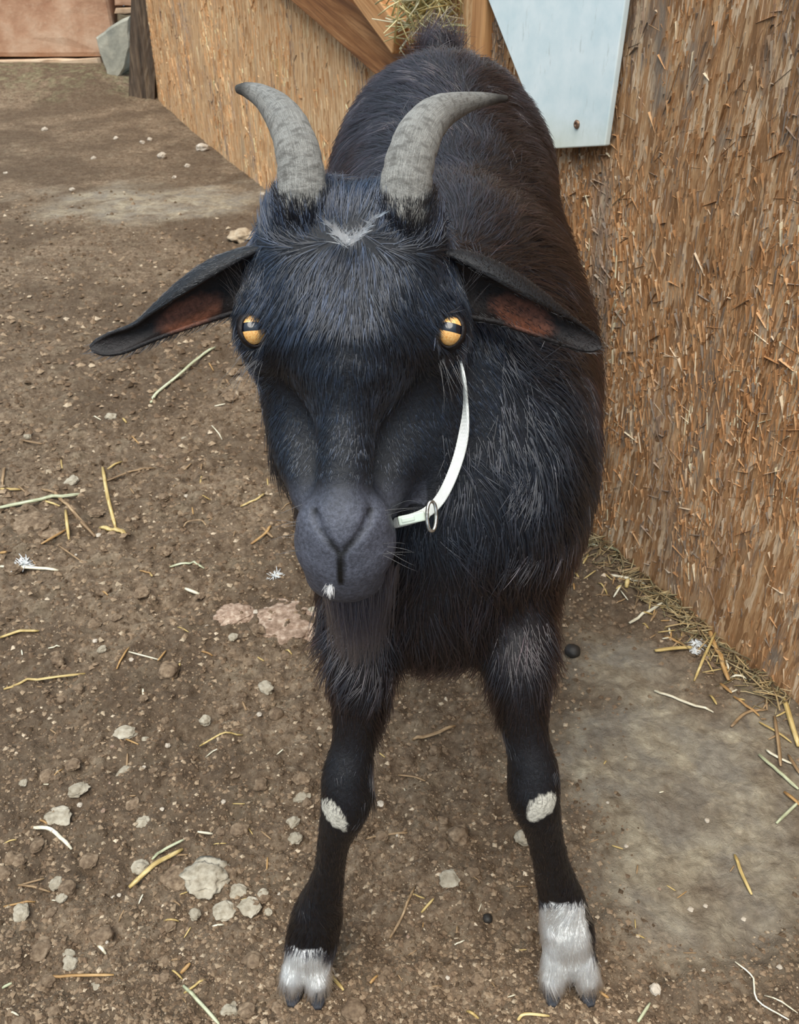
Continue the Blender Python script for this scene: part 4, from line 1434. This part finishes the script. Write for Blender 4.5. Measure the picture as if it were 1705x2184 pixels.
for a in [
    ([(0, 1084), (90, 1066), (172, 1048)], 11, 'g', 'long green straw lying across the crossed straws at the left edge', G1),
    ([(88, 1038), (130, 1062), (202, 1140)], 8, 'b', 'long brown straw crossing under the green stalk', G1),
    ([(72, 1058), (128, 1080)], 6, 'y', 'short yellow straw under the green stalk', G1),
    ([(140, 1088), (146, 1146)], 7, 'y', 'short upright-looking yellow straw below the crossed stalks', G1),
    ([(142, 1124), (88, 1160)], 7, 'o', 'slanting orange straw touching the yellow stub below the crossed stalks', G1),
    ([(218, 992), (230, 1060), (246, 1122)], 8, 'y', 'long yellow straw pointing down toward the flat folded blade', G1),
    ([(212, 1114), (240, 1128), (270, 1142)], 12, 'y', 'flat folded yellow straw blade below the long upright one', G1),
    ([(228, 1022), (280, 1002), (330, 990)], 5, 'b', 'thin brown twig-like straw beside the long yellow straw', G1),
    ([(228, 994), (258, 974)], 6, 'y', 'small yellow straw above the thin brown one', G1),
    ([(0, 1041), (42, 1038)], 8, 'y', 'short yellow straw cut by the left edge above the green stalk', G1),
    ([(4, 1036), (14, 1002)], 6, 'b', 'tiny brown straw standing against the left edge', G1),
    ([(0, 1206), (70, 1208), (124, 1213)], 9, 'w', 'bright pale straw at the left edge under the white fluff', G1),
    ([(0, 1172), (14, 1176)], 9, 'o', 'orange straw stub at the left edge above the pale straw', G1),
    ([(126, 1164), (174, 1192)], 4, 'b', 'thin brown straw above the pale straw', G1),
    ([(0, 1360), (44, 1350), (82, 1342)], 8, 'y', 'yellow straw with a bent end at the left edge', G1),
    ([(8, 1470), (80, 1450), (182, 1436)], 7, 'y', 'long thin yellow straw pointing to the left edge', G1),
    ([(48, 946), (90, 952)], 6, 'b', 'short brown straw near the left edge above the green stalk', G1),
    ([(262, 894), (270, 902)], 5, 'y', 'small yellow speck of straw below the goat\'s ear tip', G1),
    ([(460, 745), (420, 770), (378, 806), (340, 836), (322, 860)], 8, 'g', 'long curved pale green straw below the goat\'s ear', G1),
    ([(512, 1072), (552, 1060), (562, 1044)], 6, 'y', 'small bent yellow straw left of the goat\'s cheek', G1),
    ([(536, 1160), (566, 1138), (578, 1122)], 7, 'o', 'orange straw leaning on the brown stub left of the muzzle', G1),
    ([(556, 1120), (582, 1148)], 7, 'b', 'brown straw stub left of the goat\'s muzzle', G1),
    ([(362, 1208), (396, 1202), (436, 1212)], 6, 'g', 'pale green straw in the middle of the open dirt', G1),
    ([(396, 1262), (426, 1272)], 9, 'w', 'stubby bright straw chip below the pale green straw', G1),
    ([(390, 1112), (400, 1104), (428, 1104), (440, 1118)], 4, 'b', 'thin curled brown straw left of the goat\'s muzzle', G1),
    ([(250, 1430), (278, 1388)], 5, 'o', 'slanting orange straw beside the thin grey straw', G1),
    ([(276, 1398), (340, 1408)], 4, 'w', 'thin grey straw between two slanting orange ones', G1),
    ([(338, 1414), (354, 1388)], 5, 'o', 'short orange straw at the end of the thin grey straw', G1),
    ([(274, 1886), (330, 1848), (390, 1808)], 12, 'y', 'thick yellow straw beside the pale clod', G1),
    ([(324, 1832), (352, 1810), (392, 1790)], 7, 'g', 'thin green straw lying along the thick yellow one', G1),
    ([(72, 1768), (108, 1768), (150, 1802)], 9, 'w', 'bent pale straw below the crumbly pale flake', G1),
    ([(92, 2072), (160, 2073), (242, 2074)], 7, 'o', 'long straight orange straw low in the dirt', G1),
    ([(34, 1876), (104, 1892)], 6, 'b', 'brown straw near the left edge forming a point', G1),
    ([(36, 1878), (90, 1860)], 5, 'b', 'thin brown straw forming a point with another near the left edge', G1),
    ([(4, 1924), (72, 1914)], 5, 'o', 'thin orange straw by the left edge', G1),
    ([(390, 2098), (430, 2140), (468, 2184)], 8, 'g', 'grey-green straw running off the bottom edge', G1),
    ([(392, 2112), (440, 2092)], 6, 'y', 'short yellow straw crossing the grey-green one', G1),
    ([(384, 2062), (406, 2046)], 9, 'o', 'small orange seed husk above the crossed straws', G1),
    ([(196, 1992), (222, 2022)], 8, 'w', 'pale broken straw in the dark hollow', G1),
    ([(0, 2094), (22, 2086)], 7, 'g', 'pale green straw stub at the bottom of the left edge', G1),
    ([(420, 1770), (452, 1770)], 6, 'w', 'small pale straw between the goat\'s hoof and the yellow straw', G1),
    ([(424, 1580), (470, 1572), (518, 1562)], 5, 'y', 'thin yellow straw in the dirt left of the goat\'s knee', G1),
    ([(880, 1574), (925, 1566), (972, 1552)], 9, 'b', 'pale brown straw between the goat\'s front legs', G1),
    ([(850, 1646), (880, 1655), (908, 1668)], 5, 'b', 'thin brown straw between the goat\'s knees', G1),
    ([(782, 1794), (830, 1784), (870, 1780)], 5, 'b', 'thin pale straw beside the goat\'s shin', G1),
    ([(832, 1994), (862, 1950), (886, 1890)], 6, 'b', 'long brown twig between the goat\'s front feet', G1),
    ([(900, 1946), (926, 1926)], 6, 'y', 'short yellow straw between the goat\'s front feet', G1),
    ([(706, 2082), (734, 2118)], 8, 'y', 'yellow straw beside the hoof with the short white sock', G1),
    ([(790, 2104), (806, 2086)], 7, 'o', 'small orange straw between the goat\'s hooves', G1),
    ([(996, 2154), (1022, 2172)], 7, 'y', 'small yellow straw at the bottom edge between the hooves', G1),
    ([(1104, 2180), (1120, 2166), (1172, 2170)], 7, 'y', 'bent yellow straw at the bottom edge below the tall white sock', G1),
    ([(1276, 2118), (1298, 2130)], 7, 'o', 'tiny orange straw touching the hoof with the tall white sock', G1),
    ([(1360, 2184), (1386, 2144)], 7, 'g', 'green straw at the bottom edge right of the hoof', G1),
    ([(1566, 1828), (1580, 1866), (1602, 1914)], 8, 'y', 'split yellow straw alone on the grey dust', G1),
    ([(1566, 2058), (1602, 2090), (1612, 2140), (1660, 2172), (1680, 2184)], 4, 'w', 'thin crooked pale stem in the bottom corner', G1),
    ([(1630, 2126), (1700, 2166)], 4, 'w', 'thin straight pale stem in the bottom corner', G1),
    ([(1230, 1158), (1300, 1170), (1370, 1204), (1396, 1226)], 6, 'g', 'long curved green-grey hay stem at the wall\'s foot behind the goat', G2),
    ([(1320, 1214), (1376, 1212)], 7, 'b', 'brown straw across the hay at the wall\'s foot', G2),
    ([(1302, 1222), (1340, 1234), (1378, 1238)], 8, 'w', 'pale straw with a curled end below the brown one', G2),
    ([(1336, 1254), (1340, 1236)], 10, 'y', 'short broad yellow husk below the curled pale straw', G2),
    ([(1398, 1276), (1440, 1264)], 9, 'b', 'stubby brown straw against the wall\'s foot', G2),
    ([(1344, 1324), (1380, 1308), (1412, 1292)], 7, 'w', 'pale yellow straw pointing at the stubby brown one', G2),
    ([(1396, 1394), (1440, 1386), (1480, 1382)], 10, 'y', 'pale yellow straw blade pointing left from the white feather', G2),
    ([(1418, 1354), (1466, 1380)], 7, 'o', 'orange straw meeting the white feather', G2),
    ([(1512, 1340), (1530, 1390), (1554, 1456)], 11, 'o', 'long thick orange straw lying along the wall\'s foot', G2),
    ([(1526, 1352), (1500, 1410), (1482, 1450)], 6, 'y', 'thin yellow straw crossing the thick orange one', G2),
    ([(1558, 1444), (1600, 1446)], 6, 'w', 'short white straw touching the wall\'s foot', G2),
    ([(1396, 1474), (1450, 1496), (1522, 1520)], 7, 'w', 'long pale straw lying across the grey dust', G2),
    ([(1536, 1462), (1560, 1484)], 8, 'o', 'stubby orange straw below the short white one', G2),
    ([(1564, 1490), (1620, 1528)], 7, 'o', 'slanting orange straw in the litter by the wall', G2),
    ([(1560, 1550), (1590, 1524), (1636, 1512)], 7, 'b', 'brown straw crossing the slanting orange one', G2),
    ([(1674, 1490), (1690, 1540), (1705, 1588)], 12, 'y', 'bright yellow straw at the right edge', G2),
    ([(1652, 1530), (1660, 1590), (1664, 1640)], 8, 'b', 'long brown straw pointing down in the litter near the right edge', G2),
    ([(1620, 1540), (1690, 1580)], 6, 'y', 'thin yellow straw behind the long brown one near the right edge', G2),
    ([(1636, 1598), (1650, 1614), (1690, 1632)], 7, 'w', 'curved white straw under the long brown one near the right edge', G2),
    ([(1618, 1614), (1660, 1652), (1702, 1688)], 9, 'g', 'thick green straw near the right edge', G2),
    ([(1682, 1612), (1705, 1660)], 8, 'b', 'brown straw running off the right edge', G2),
    ([(1672, 1694), (1705, 1726)], 9, 'o', 'orange straw running off the right edge', G2),
    ([(1654, 1764), (1705, 1714)], 7, 'g', 'pale green straw crossing the orange one at the right edge', G2),
    ([(1514, 1486), (1528, 1508)], 6, 'y', 'tiny yellow straw beside the long pale one', G2)]:
    straw(*a)
# short bits of litter that nothing tells apart
rr = np.random.default_rng(23)
cols = list('ybbowbyb')
for i in range(80):
    u, v = rr.uniform(0, 640), rr.uniform(640, 2180)
    L = rr.uniform(10, 34); a = rr.uniform(0, math.pi)
    small('tiny broken straw bit', straw([(u, v), (u + L*math.cos(a), v + L*.7*math.sin(a))], rr.uniform(2.5, 5.0), cols[int(rr.integers(8))], 'tiny broken bit of straw trodden into the open dirt', 'straw bits in the open dirt', .0006, 'straw_bit'))
for i in range(34):
    u, v = rr.uniform(760, 1600), rr.uniform(1560, 2180)
    L = rr.uniform(10, 30); a = rr.uniform(0, math.pi)
    small('tiny broken straw bit', straw([(u, v), (u + L*math.cos(a), v + L*.7*math.sin(a))], rr.uniform(2.2, 4.0), cols[int(rr.integers(8))], 'tiny broken bit of straw around the goat\'s front feet', 'straw bits around the front feet', .0006, 'straw_bit'))
for i in range(70):
    s = rr.random()
    u, v = 1250 + s*455 - abs(rr.normal(0, 38)) + 6, 1130 + s*385 + abs(rr.normal(0, 26)) + 6
    if u > 1700: u = 1690
    L = rr.uniform(14, 60); a = rr.uniform(-.5, 2.4)
    small('tiny broken straw bit', straw([(u, v), (u - L*math.cos(a)*.7, v + L*.6*math.sin(a))], rr.uniform(2.5, 5.5), cols[int(rr.integers(8))], 'thin bit of straw in the litter at the foot of the near wall', 'straw litter along the near wall', .001, 'straw_bit'))

# ---- hay stuffed behind the stud
def hay_clump(n, c, ext, seed, name, label):
    r = np.random.default_rng(seed)
    parts, cl = [], []
    pal = np.array([lin(216, 200, 140), lin(234, 222, 170), lin(190, 170, 110), lin(202, 202, 154), lin(244, 238, 204)])
    for i in range(n):
        q = np.array(c) + (r.random(3) - .5)*ext
        dv = nrm(r.normal(0, 1, 3)*np.array([1, .6, 1.0]))
        L = r.uniform(.05, .13)
        b = r.normal(0, .018, 3)
        V, Fs = tube([q - dv*L/2, q + b, q + dv*L/2], [.0016, .0020, .0012], 5, .6, upv=(.3, .5, .8))
        parts.append((V, Fs)); cl.append(np.tile(pal[r.integers(5)]*r.uniform(.7, 1.05), (len(V), 1)))
    V, Fs = join(parts)
    o3 = np.array([c[0], c[1], V[:, 2].min()])
    me = new_mesh(name, V - o3, Fs, [M_HAYS]); set_col(me, np.vstack(cl))
    o = link(name, me, None, o3)
    tag(o, label, 'hay', kind='stuff')
nt = NT('hay'); M_HAYS = nt.bsdf(nt.attr('Col'), .6)
hcn = (on_line(885, 20, L0, dL)*.55 + on_line(885, 20, R0, dR)*.45)
hay_clump(330, hcn + np.array([.030, 0, .050]), np.array([.11, .10, .17]), 3, 'hay', 'clump of pale hay stuffed between the brace and the stud')
# matted hay at the foot of the wall behind the goat
def litter(n, fn, seed, name, label, rmin=.0004, rmax=.0012, Lm=.05):
    r = np.random.default_rng(seed); parts, cl = [], []
    pal = np.array([lin(142, 122, 84), lin(170, 144, 100), lin(112, 90, 62), lin(128, 118, 86), lin(192, 172, 130)])
    for i in range(n):
        x, y = fn(r)
        z = float(ground_h(x, y)) + r.uniform(.001, .012)*(r.random()**2)
        a = r.uniform(0, 2*math.pi); L = r.uniform(.3, 1)*Lm
        dv = np.array([math.cos(a), math.sin(a), r.normal(0, .08)])
        q = np.array([x, y, z + .001]); b = np.array([r.normal(0, .006), r.normal(0, .006), r.uniform(0, .004)])
        V, Fs = tube([q - dv*L/2, q + b, q + dv*L/2], r.uniform(rmin, rmax), 4, .7)
        V[:, 2] = np.maximum(V[:, 2], ground_h(V[:, 0], V[:, 1]) + .0003)
        parts.append((V, Fs)); cl.append(np.tile(pal[r.integers(5)]*r.uniform(.55, 1.1), (len(V), 1)))
    V, Fs = join(parts)
    me = new_mesh(name, V, Fs, [M_HAYS]); set_col(me, np.vstack(cl))
    tag(link(name, me), label, 'litter', kind='stuff')
def along(r):
    s = r.random()**.8
    q = R1[:2] + (R0 - R1)[:2]*(s*1.1 - .12) + np.array([WR.n[0], WR.n[1]])*abs(r.normal(0, .018))
    q = q + np.array([WR.n[0], WR.n[1]])*.004
    return q[0], q[1]
litter(420, along, 4, 'hay_litter', 'matted hay litter along the foot of the near wall')

# ---- stones, clods, droppings
def blob(r, seed, flat=.6, sub=2, amp=.28, f=1.6):
    """irregular faceted lump of radius r, base at z=0"""
    t = (1 + 5**.5)/2
    V = nrm(np.array([(-1, t, 0), (1, t, 0), (-1, -t, 0), (1, -t, 0), (0, -1, t), (0, 1, t), (0, -1, -t), (0, 1, -t), (t, 0, -1), (t, 0, 1), (-t, 0, -1), (-t, 0, 1)], float))
    Fs = [(0,11,5),(0,5,1),(0,1,7),(0,7,10),(0,10,11),(1,5,9),(5,11,4),(11,10,2),(10,7,6),(7,1,8),(3,9,4),(3,4,2),(3,2,6),(3,6,8),(3,8,9),(4,9,5),(2,4,11),(6,2,10),(8,6,7),(9,8,1)]
    V = [tuple(v) for v in V]
    for _ in range(sub):
        cache, F2 = {}, []
        def mid(a, b):
            k_ = (min(a, b), max(a, b))
            if k_ not in cache:
                V.append(tuple(nrm((np.array(V[a]) + np.array(V[b]))/2))); cache[k_] = len(V) - 1
            return cache[k_]
        for a, b, c_ in Fs:
            ab, bc, ca = mid(a, b), mid(b, c_), mid(c_, a)
            F2 += [(a, ab, ca), (b, bc, ab), (c_, ca, bc), (ab, bc, ca)]
        Fs = F2
    V = np.array(V)
    n = noise3(V[:, 0]*f + seed*7.1, V[:, 1]*f, V[:, 2]*f, 91) + .5*noise3(V[:, 0]*f*2.3, V[:, 1]*f*2.3 + seed, V[:, 2]*f*2.3, 92)
    V = V*(1 + amp*n)[:, None]*np.array([1, 1, flat])*r
    V[:, 2] -= V[:, 2].min()
    return V, Fs
def lump_mat(name, a, b, c_, sc=120):
    nt = NT(name)
    n = nt.noise(nt.coord('Object'), sc, 5, .65); rd = nt.objrand()
    col = nt.ramp(n, [(.32, a), (.5, b), (.7, c_)])
    col = nt.mix(nt.math('MULTIPLY', rd, .35), col, a)
    return nt.bsdf(col, .92, nt.bump(n, .7, .002), Specular_IOR_Level=.15)
M_CLOD = lump_mat('dirt_clod', lin(82, 67, 54), lin(126, 107, 87), lin(164, 144, 120))
M_PCLOD = lump_mat('pale_clod', lin(128, 118, 100), lin(166, 156, 138), lin(192, 184, 166), 90)
M_PEB = lump_mat('pale_pebble', lin(150, 138, 122), lin(196, 184, 168), lin(222, 214, 202), 60)
M_PINK = lump_mat('pink_rock', lin(116, 96, 80), lin(156, 132, 114), lin(206, 186, 166), 130)
M_TANR = lump_mat('tan_rock', lin(132, 116, 96), lin(172, 154, 130), lin(200, 184, 160), 60)
M_DROP = NT('dropping').bsdf(lin(38, 34, 30), .6)
def lump(name, u, v, wpx, mat, label, cat, group=None, flat=.55, seed=0, sub=2, amp=.28, sink=.25, stretch=1.0, rot=0., f=1.6):
    q = gp(u, v)
    r = wpx/2*mpp(q)
    V, Fs = blob(r, seed, flat, sub, amp, f)
    V = V*np.array([stretch, 1, 1])
    o = link(name, new_mesh(name, V, Fs, [mat], smooth=(sub > 2)))
    h = V[:, 2].max()
    o.location = (q[0], q[1], float(ground_h(q[0], q[1])) - sink*h)
    o.rotation_euler = (0, 0, rot)
    return tag(o, label, cat, group)
lump('pale_clod', 440, 1872, 92, M_PCLOD, 'large pale crumbly clod beside the thick yellow straw', 'clod', None, .30, 3, 3, .34, f=2.4)
lump('pale_clod', 378, 1866, 64, M_CLOD, 'dull clod touching the large pale clod', 'clod', None, .28, 5, 3, .3)
lump('pale_clod', 122, 1736, 52, M_PCLOD, 'flat pale flake of dirt above the bent pale straw', 'clod', None, .30, 8, 3, .34)
lump('dirt_clod', 478, 1942, 44, M_PCLOD, 'small grey clod left of the goat\'s short white sock', 'clod', None, .4, 11, 3, .3)
lump('dirt_clod', 510, 1898, 36, M_PCLOD, 'small pale clod below the large pale one', 'clod', None, .4, 12, 2, .3)
lump('dirt_clod', 532, 1935, 44, M_PCLOD, 'pale split clod nearest the short white sock', 'clod', None, .35, 13, 2, .34)
lump('dirt_clod', 978, 1796, 46, M_CLOD, 'brown clod between the goat\'s shins', 'clod', None, .7, 14, 3, .25)
lump('dirt_clod', 942, 1810, 34, M_CLOD, 'smaller brown clod touching the one between the goat\'s shins', 'clod', None, .7, 15, 3, .25)
lump('dirt_clod', 1116, 1790, 36, M_PCLOD, 'pale clod beside the shin with the tall white sock', 'clod', None, .7, 16, 3, .25)
lump('dirt_clod', 960, 1884, 44, M_PCLOD, 'flat grey flake between the goat\'s front feet', 'clod', None, .25, 17, 3, .3)
lump('dirt_clod', 1090, 1990, 24, M_CLOD, 'small brown clod near the tall white sock', 'clod', None, .6, 18, 2)
lump('dirt_clod', 360, 1440, 44, M_CLOD, 'dark round clod in the dirt below the thin grey straw', 'clod', None, .6, 19, 3, .25)
lump('dirt_clod', 62, 1112, 84, M_CLOD, 'wide dark clod under the crossed straws', 'clod', None, .20, 20, 3, .3, .45)
lump('dirt_clod', 112, 1128, 50, M_CLOD, 'brown clod below the crossed straws', 'clod', None, .22, 21, 3, .3, .45)
lump('dirt_clod', 215, 1985, 46, M_CLOD, 'dark clod in the hollow near the pale broken straw', 'clod', None, .5, 22, 3, .3)
lump('dirt_clod', 80, 2010, 54, M_CLOD, 'flat grey-brown clod near the lower left edge', 'clod', None, .35, 23, 3, .3)
lump('dirt_clod', 540, 2050, 40, M_CLOD, 'brown clod left of the hoof with the short white sock', 'clod', None, .5, 24, 3, .3)
lump('dirt_clod', 756, 2158, 50, M_CLOD, 'round brown clod at the bottom edge below the short white sock', 'clod', None, .5, 25, 3, .2)
lump('buried_rock', 622, 1322, 150, M_PINK, 'flat pinkish rock half buried in the dirt behind the goat\'s leg', 'rock', None, .22, 26, 4, .30, .72, 1.25, .12, 2.6)
lump('buried_rock', 505, 1310, 66, M_PINK, 'small pinkish rock tip beside the larger buried rock', 'rock', None, .30, 27, 4, .28, .6, 1.2, .2, 2.6)
lump('tan_rock', 515, 505, 56, M_TANR, 'pale tan rock on the dirt beside the goat\'s ear', 'rock', None, .5, 28, 3, .25, .2)
lump('dropping', 1221, 1393, 34, M_DROP, 'round dark dropping on the pale dust behind the goat', 'dropping', None, .85, 29, 3, .05, .2)
lump('dropping', 1041, 1951, 22, M_DROP, 'small dark dropping between the goat\'s front feet', 'dropping', None, .85, 30, 3, .06, .2)
lump('dropping', 590, 1530, 32, M_CLOD, 'round brown dropping left of the goat\'s leg', 'dropping', None, .8, 31, 3, .08, .35)
lump('pebble', 1396, 2120, 24, M_PEB, 'pale pebble below the tall white sock at the bottom', 'pebble', None, .8, 32, 2, .2)
lump('pebble', 432, 318, 24, M_PEB, 'pale pebble near the tan wall, the larger of two', 'pebble', None, .7, 33, 2, .2, .15, 1.2)
lump('pebble', 346, 334, 20, M_PEB, 'pale pebble in the open near the tan wall, the smaller of two', 'pebble', None, .7, 34, 2, .2, .15)
lump('pebble', 812, 1713, 16, M_PEB, 'white chip beside the goat\'s knee', 'pebble', None, .4, 35, 2, .3, .1)
lump('pebble', 200, 340, 11, M_PEB, 'tiny pale pebble in the middle of the far dirt', 'pebble', 'tiny pebbles on the far dirt', .7, 36, 1)
for k_, (u, v, lb) in enumerate(((95, 276, 'tiny pale pebble alone below the sandstone slab'), (248, 298, 'tiny pale pebble below the dark post'),
        (304, 305, 'tiny pale pebble, left one of a close pair below the post'), (320, 298, 'tiny pale pebble, right one of a close pair below the post'),
        (372, 375, 'tiny pale pebble below the smaller of the two pale pebbles'), (400, 350, 'tiny pale pebble between the pair of pale pebbles and the horn'),
        (154, 405, 'tiny pale pebble on the near rim of the far dust patch'), (12, 370, 'tiny pale pebble at the left edge of the far dirt'),
        (562, 418, 'tiny pale pebble against the tan wall beside the horn'), (366, 212, 'tiny pale pebble at the foot of the tan wall near the post'))):
    lump('pebble', u, v, rr.uniform(9, 15), M_PEB, lb, 'pebble', 'tiny pebbles on the far dirt', .7, 36 + k_, 1)
for i in range(70):
    u, v = rr.uniform(0, 1700), rr.uniform(560, 2180)
    if 560 < u < 1240 and v < 1560: continue
    if u > 1200 and v < 1350 + (u - 1240)*.84: continue
    small('tiny pale pebble', lump('pebble', u, v, rr.uniform(6, 13), M_PEB if rr.random() < .7 else M_PINK, 'tiny pale pebble pressed into the near dirt', 'pebble', 'tiny pebbles in the near dirt', .6, int(rr.integers(60)), 1))
for i in range(130):
    u, v = rr.uniform(0, 680), rr.uniform(620, 2180)
    if v < 1000 and rr.random() < .5: continue
    small('crumbly dirt lump', lump('dirt_clod', u, v, rr.uniform(14, 40)*(.6 + .4*(v/2184)), M_CLOD if rr.random() < .75 else M_PCLOD, 'crumbly lump of dirt on the loose open ground', 'clod', 'dirt lumps on the open ground', rr.uniform(.35, .7), int(rr.integers(90)), 2, .32, .3, rr.uniform(.9, 1.4), rr.uniform(0, 3)))
for i in range(40):
    u, v = rr.uniform(760, 1130), rr.uniform(1560, 2180)
    small('crumbly dirt lump', lump('dirt_clod', u, v, rr.uniform(12, 26), M_CLOD, 'crumbly lump of dirt between the goat\'s front feet', 'clod', 'dirt lumps between the front feet', rr.uniform(.4, .7), int(rr.integers(90)), 2, .32, .3, 1.1, rr.uniform(0, 3)))

# fine crumbs: nobody could count them
def crumbs(n, seed):
    r = np.random.default_rng(seed)
    u = r.uniform(-60, 1760, n*2); v = 2260 - 1950*r.random(n*2)**1.6
    d = FW[None] + np.outer((u - W/2)/F, RT) + np.outer((H/2 - v)/F, UP)
    P = CAM + d*((-CAM_Z)/d[:, 2])[:, None]
    keep = (r.random(len(P)) > .78*dust_mask(P[:, 0], P[:, 1]) + .35*sstep(1150, 1500, u)) & (P[:, 1] < 3.2)
    side_ = (P[:, 0] - R0[0])*WR.n[0] + (P[:, 1] - R0[1])*WR.n[1]
    keep &= (side_ > .004)
    P = P[keep][:n]; n = len(P)
    s = (.0008 + .0036*r.random(n)**4)*np.clip(P[:, 1]/.8, .8, 2.2)
    oct_ = np.array([(1, 0, 0), (0, 1, 0), (-1, 0, 0), (0, -1, 0), (0, 0, 1)], float)
    V = oct_[None]*(s[:, None, None])*r.uniform(.55, 1.35, (n, 5, 1))*np.array([1, 1, .75])
    a = r.uniform(0, 6.28, n); ca, sa = np.cos(a)[:, None], np.sin(a)[:, None]
    V = np.stack([V[..., 0]*ca - V[..., 1]*sa, V[..., 0]*sa + V[..., 1]*ca, V[..., 2] + r.normal(0, .15, (n, 5))*s[:, None]], -1)
    z = ground_h(P[:, 0], P[:, 1])
    V[..., 0] += P[:, 0:1]; V[..., 1] += P[:, 1:2]; V[..., 2] += z[:, None]
    b = (np.arange(n)*5)[:, None]
    Fs = np.vstack([b + np.array([[i, (i+1) % 4, 4]]) for i in range(4)])
    pal = np.array([lin(112, 93, 75), lin(132, 112, 91), lin(152, 132, 109), lin(92, 76, 60), lin(178, 160, 136), lin(200, 182, 158)])
    c_ = pal[r.choice(6, n, p=[.34, .30, .14, .17, .04, .01])]*r.uniform(.8, 1.15, (n, 1))
    me = new_mesh('dirt_crumbs', V.reshape(-1, 3), Fs, [M_CRUMB], smooth=False)
    set_col(me, np.repeat(c_, 5, 0))
    tag(link('dirt_crumbs', me), 'fine loose crumbs of dirt strewn over the ground', 'dirt', kind='stuff')
nt = NT('dirt_crumb'); M_CRUMB = nt.bsdf(nt.attr('Col'), .95, None, Specular_IOR_Level=.1)
crumbs(70000, 8)
label_small()

# ---- white down: small tufts of fine fibres
M_DOWN = NT('white_down').bsdf((.78, .8, .8), .8)
def down(u, v, wpx, label, n=46, seed=0, z=0.0, at=None):
    r = np.random.default_rng(seed)
    q = gp(u, v) if at is None else at
    R_ = wpx/2*mpp(q)
    parts = []
    for i in range(n):
        dv = nrm(r.normal(0, 1, 3)); dv[2] = abs(dv[2])*.6
        L = R_*r.uniform(.4, 1.1)
        parts.append(tube([np.zeros(3) + [0, 0, R_*.1], dv*L*.55 + r.normal(0, R_*.1, 3), dv*L + r.normal(0, R_*.15, 3)], [R_*.05, R_*.045, R_*.02], 4))
    V, Fs = join(parts); V[:, 2] = np.maximum(V[:, 2], 0)
    o = link('down_feather', new_mesh('down_feather', V, Fs, [M_DOWN]))
    o.location = (q[0], q[1], float(ground_h(q[0], q[1])) if at is None else q[2])
    tag(o, label, 'feather', 'white down feathers')
down(586, 1226, 44, 'white down feather left of the goat\'s muzzle', 50, 1)
down(1486, 1374, 40, 'white down feather in the straw by the wall', 60, 2)
down(1482, 1392, 34, 'second white down feather, just below the one in the straw by the wall', 46, 3)
down(50, 1200, 60, 'dirty white fluff on the pale straw at the left edge', 60, 4)
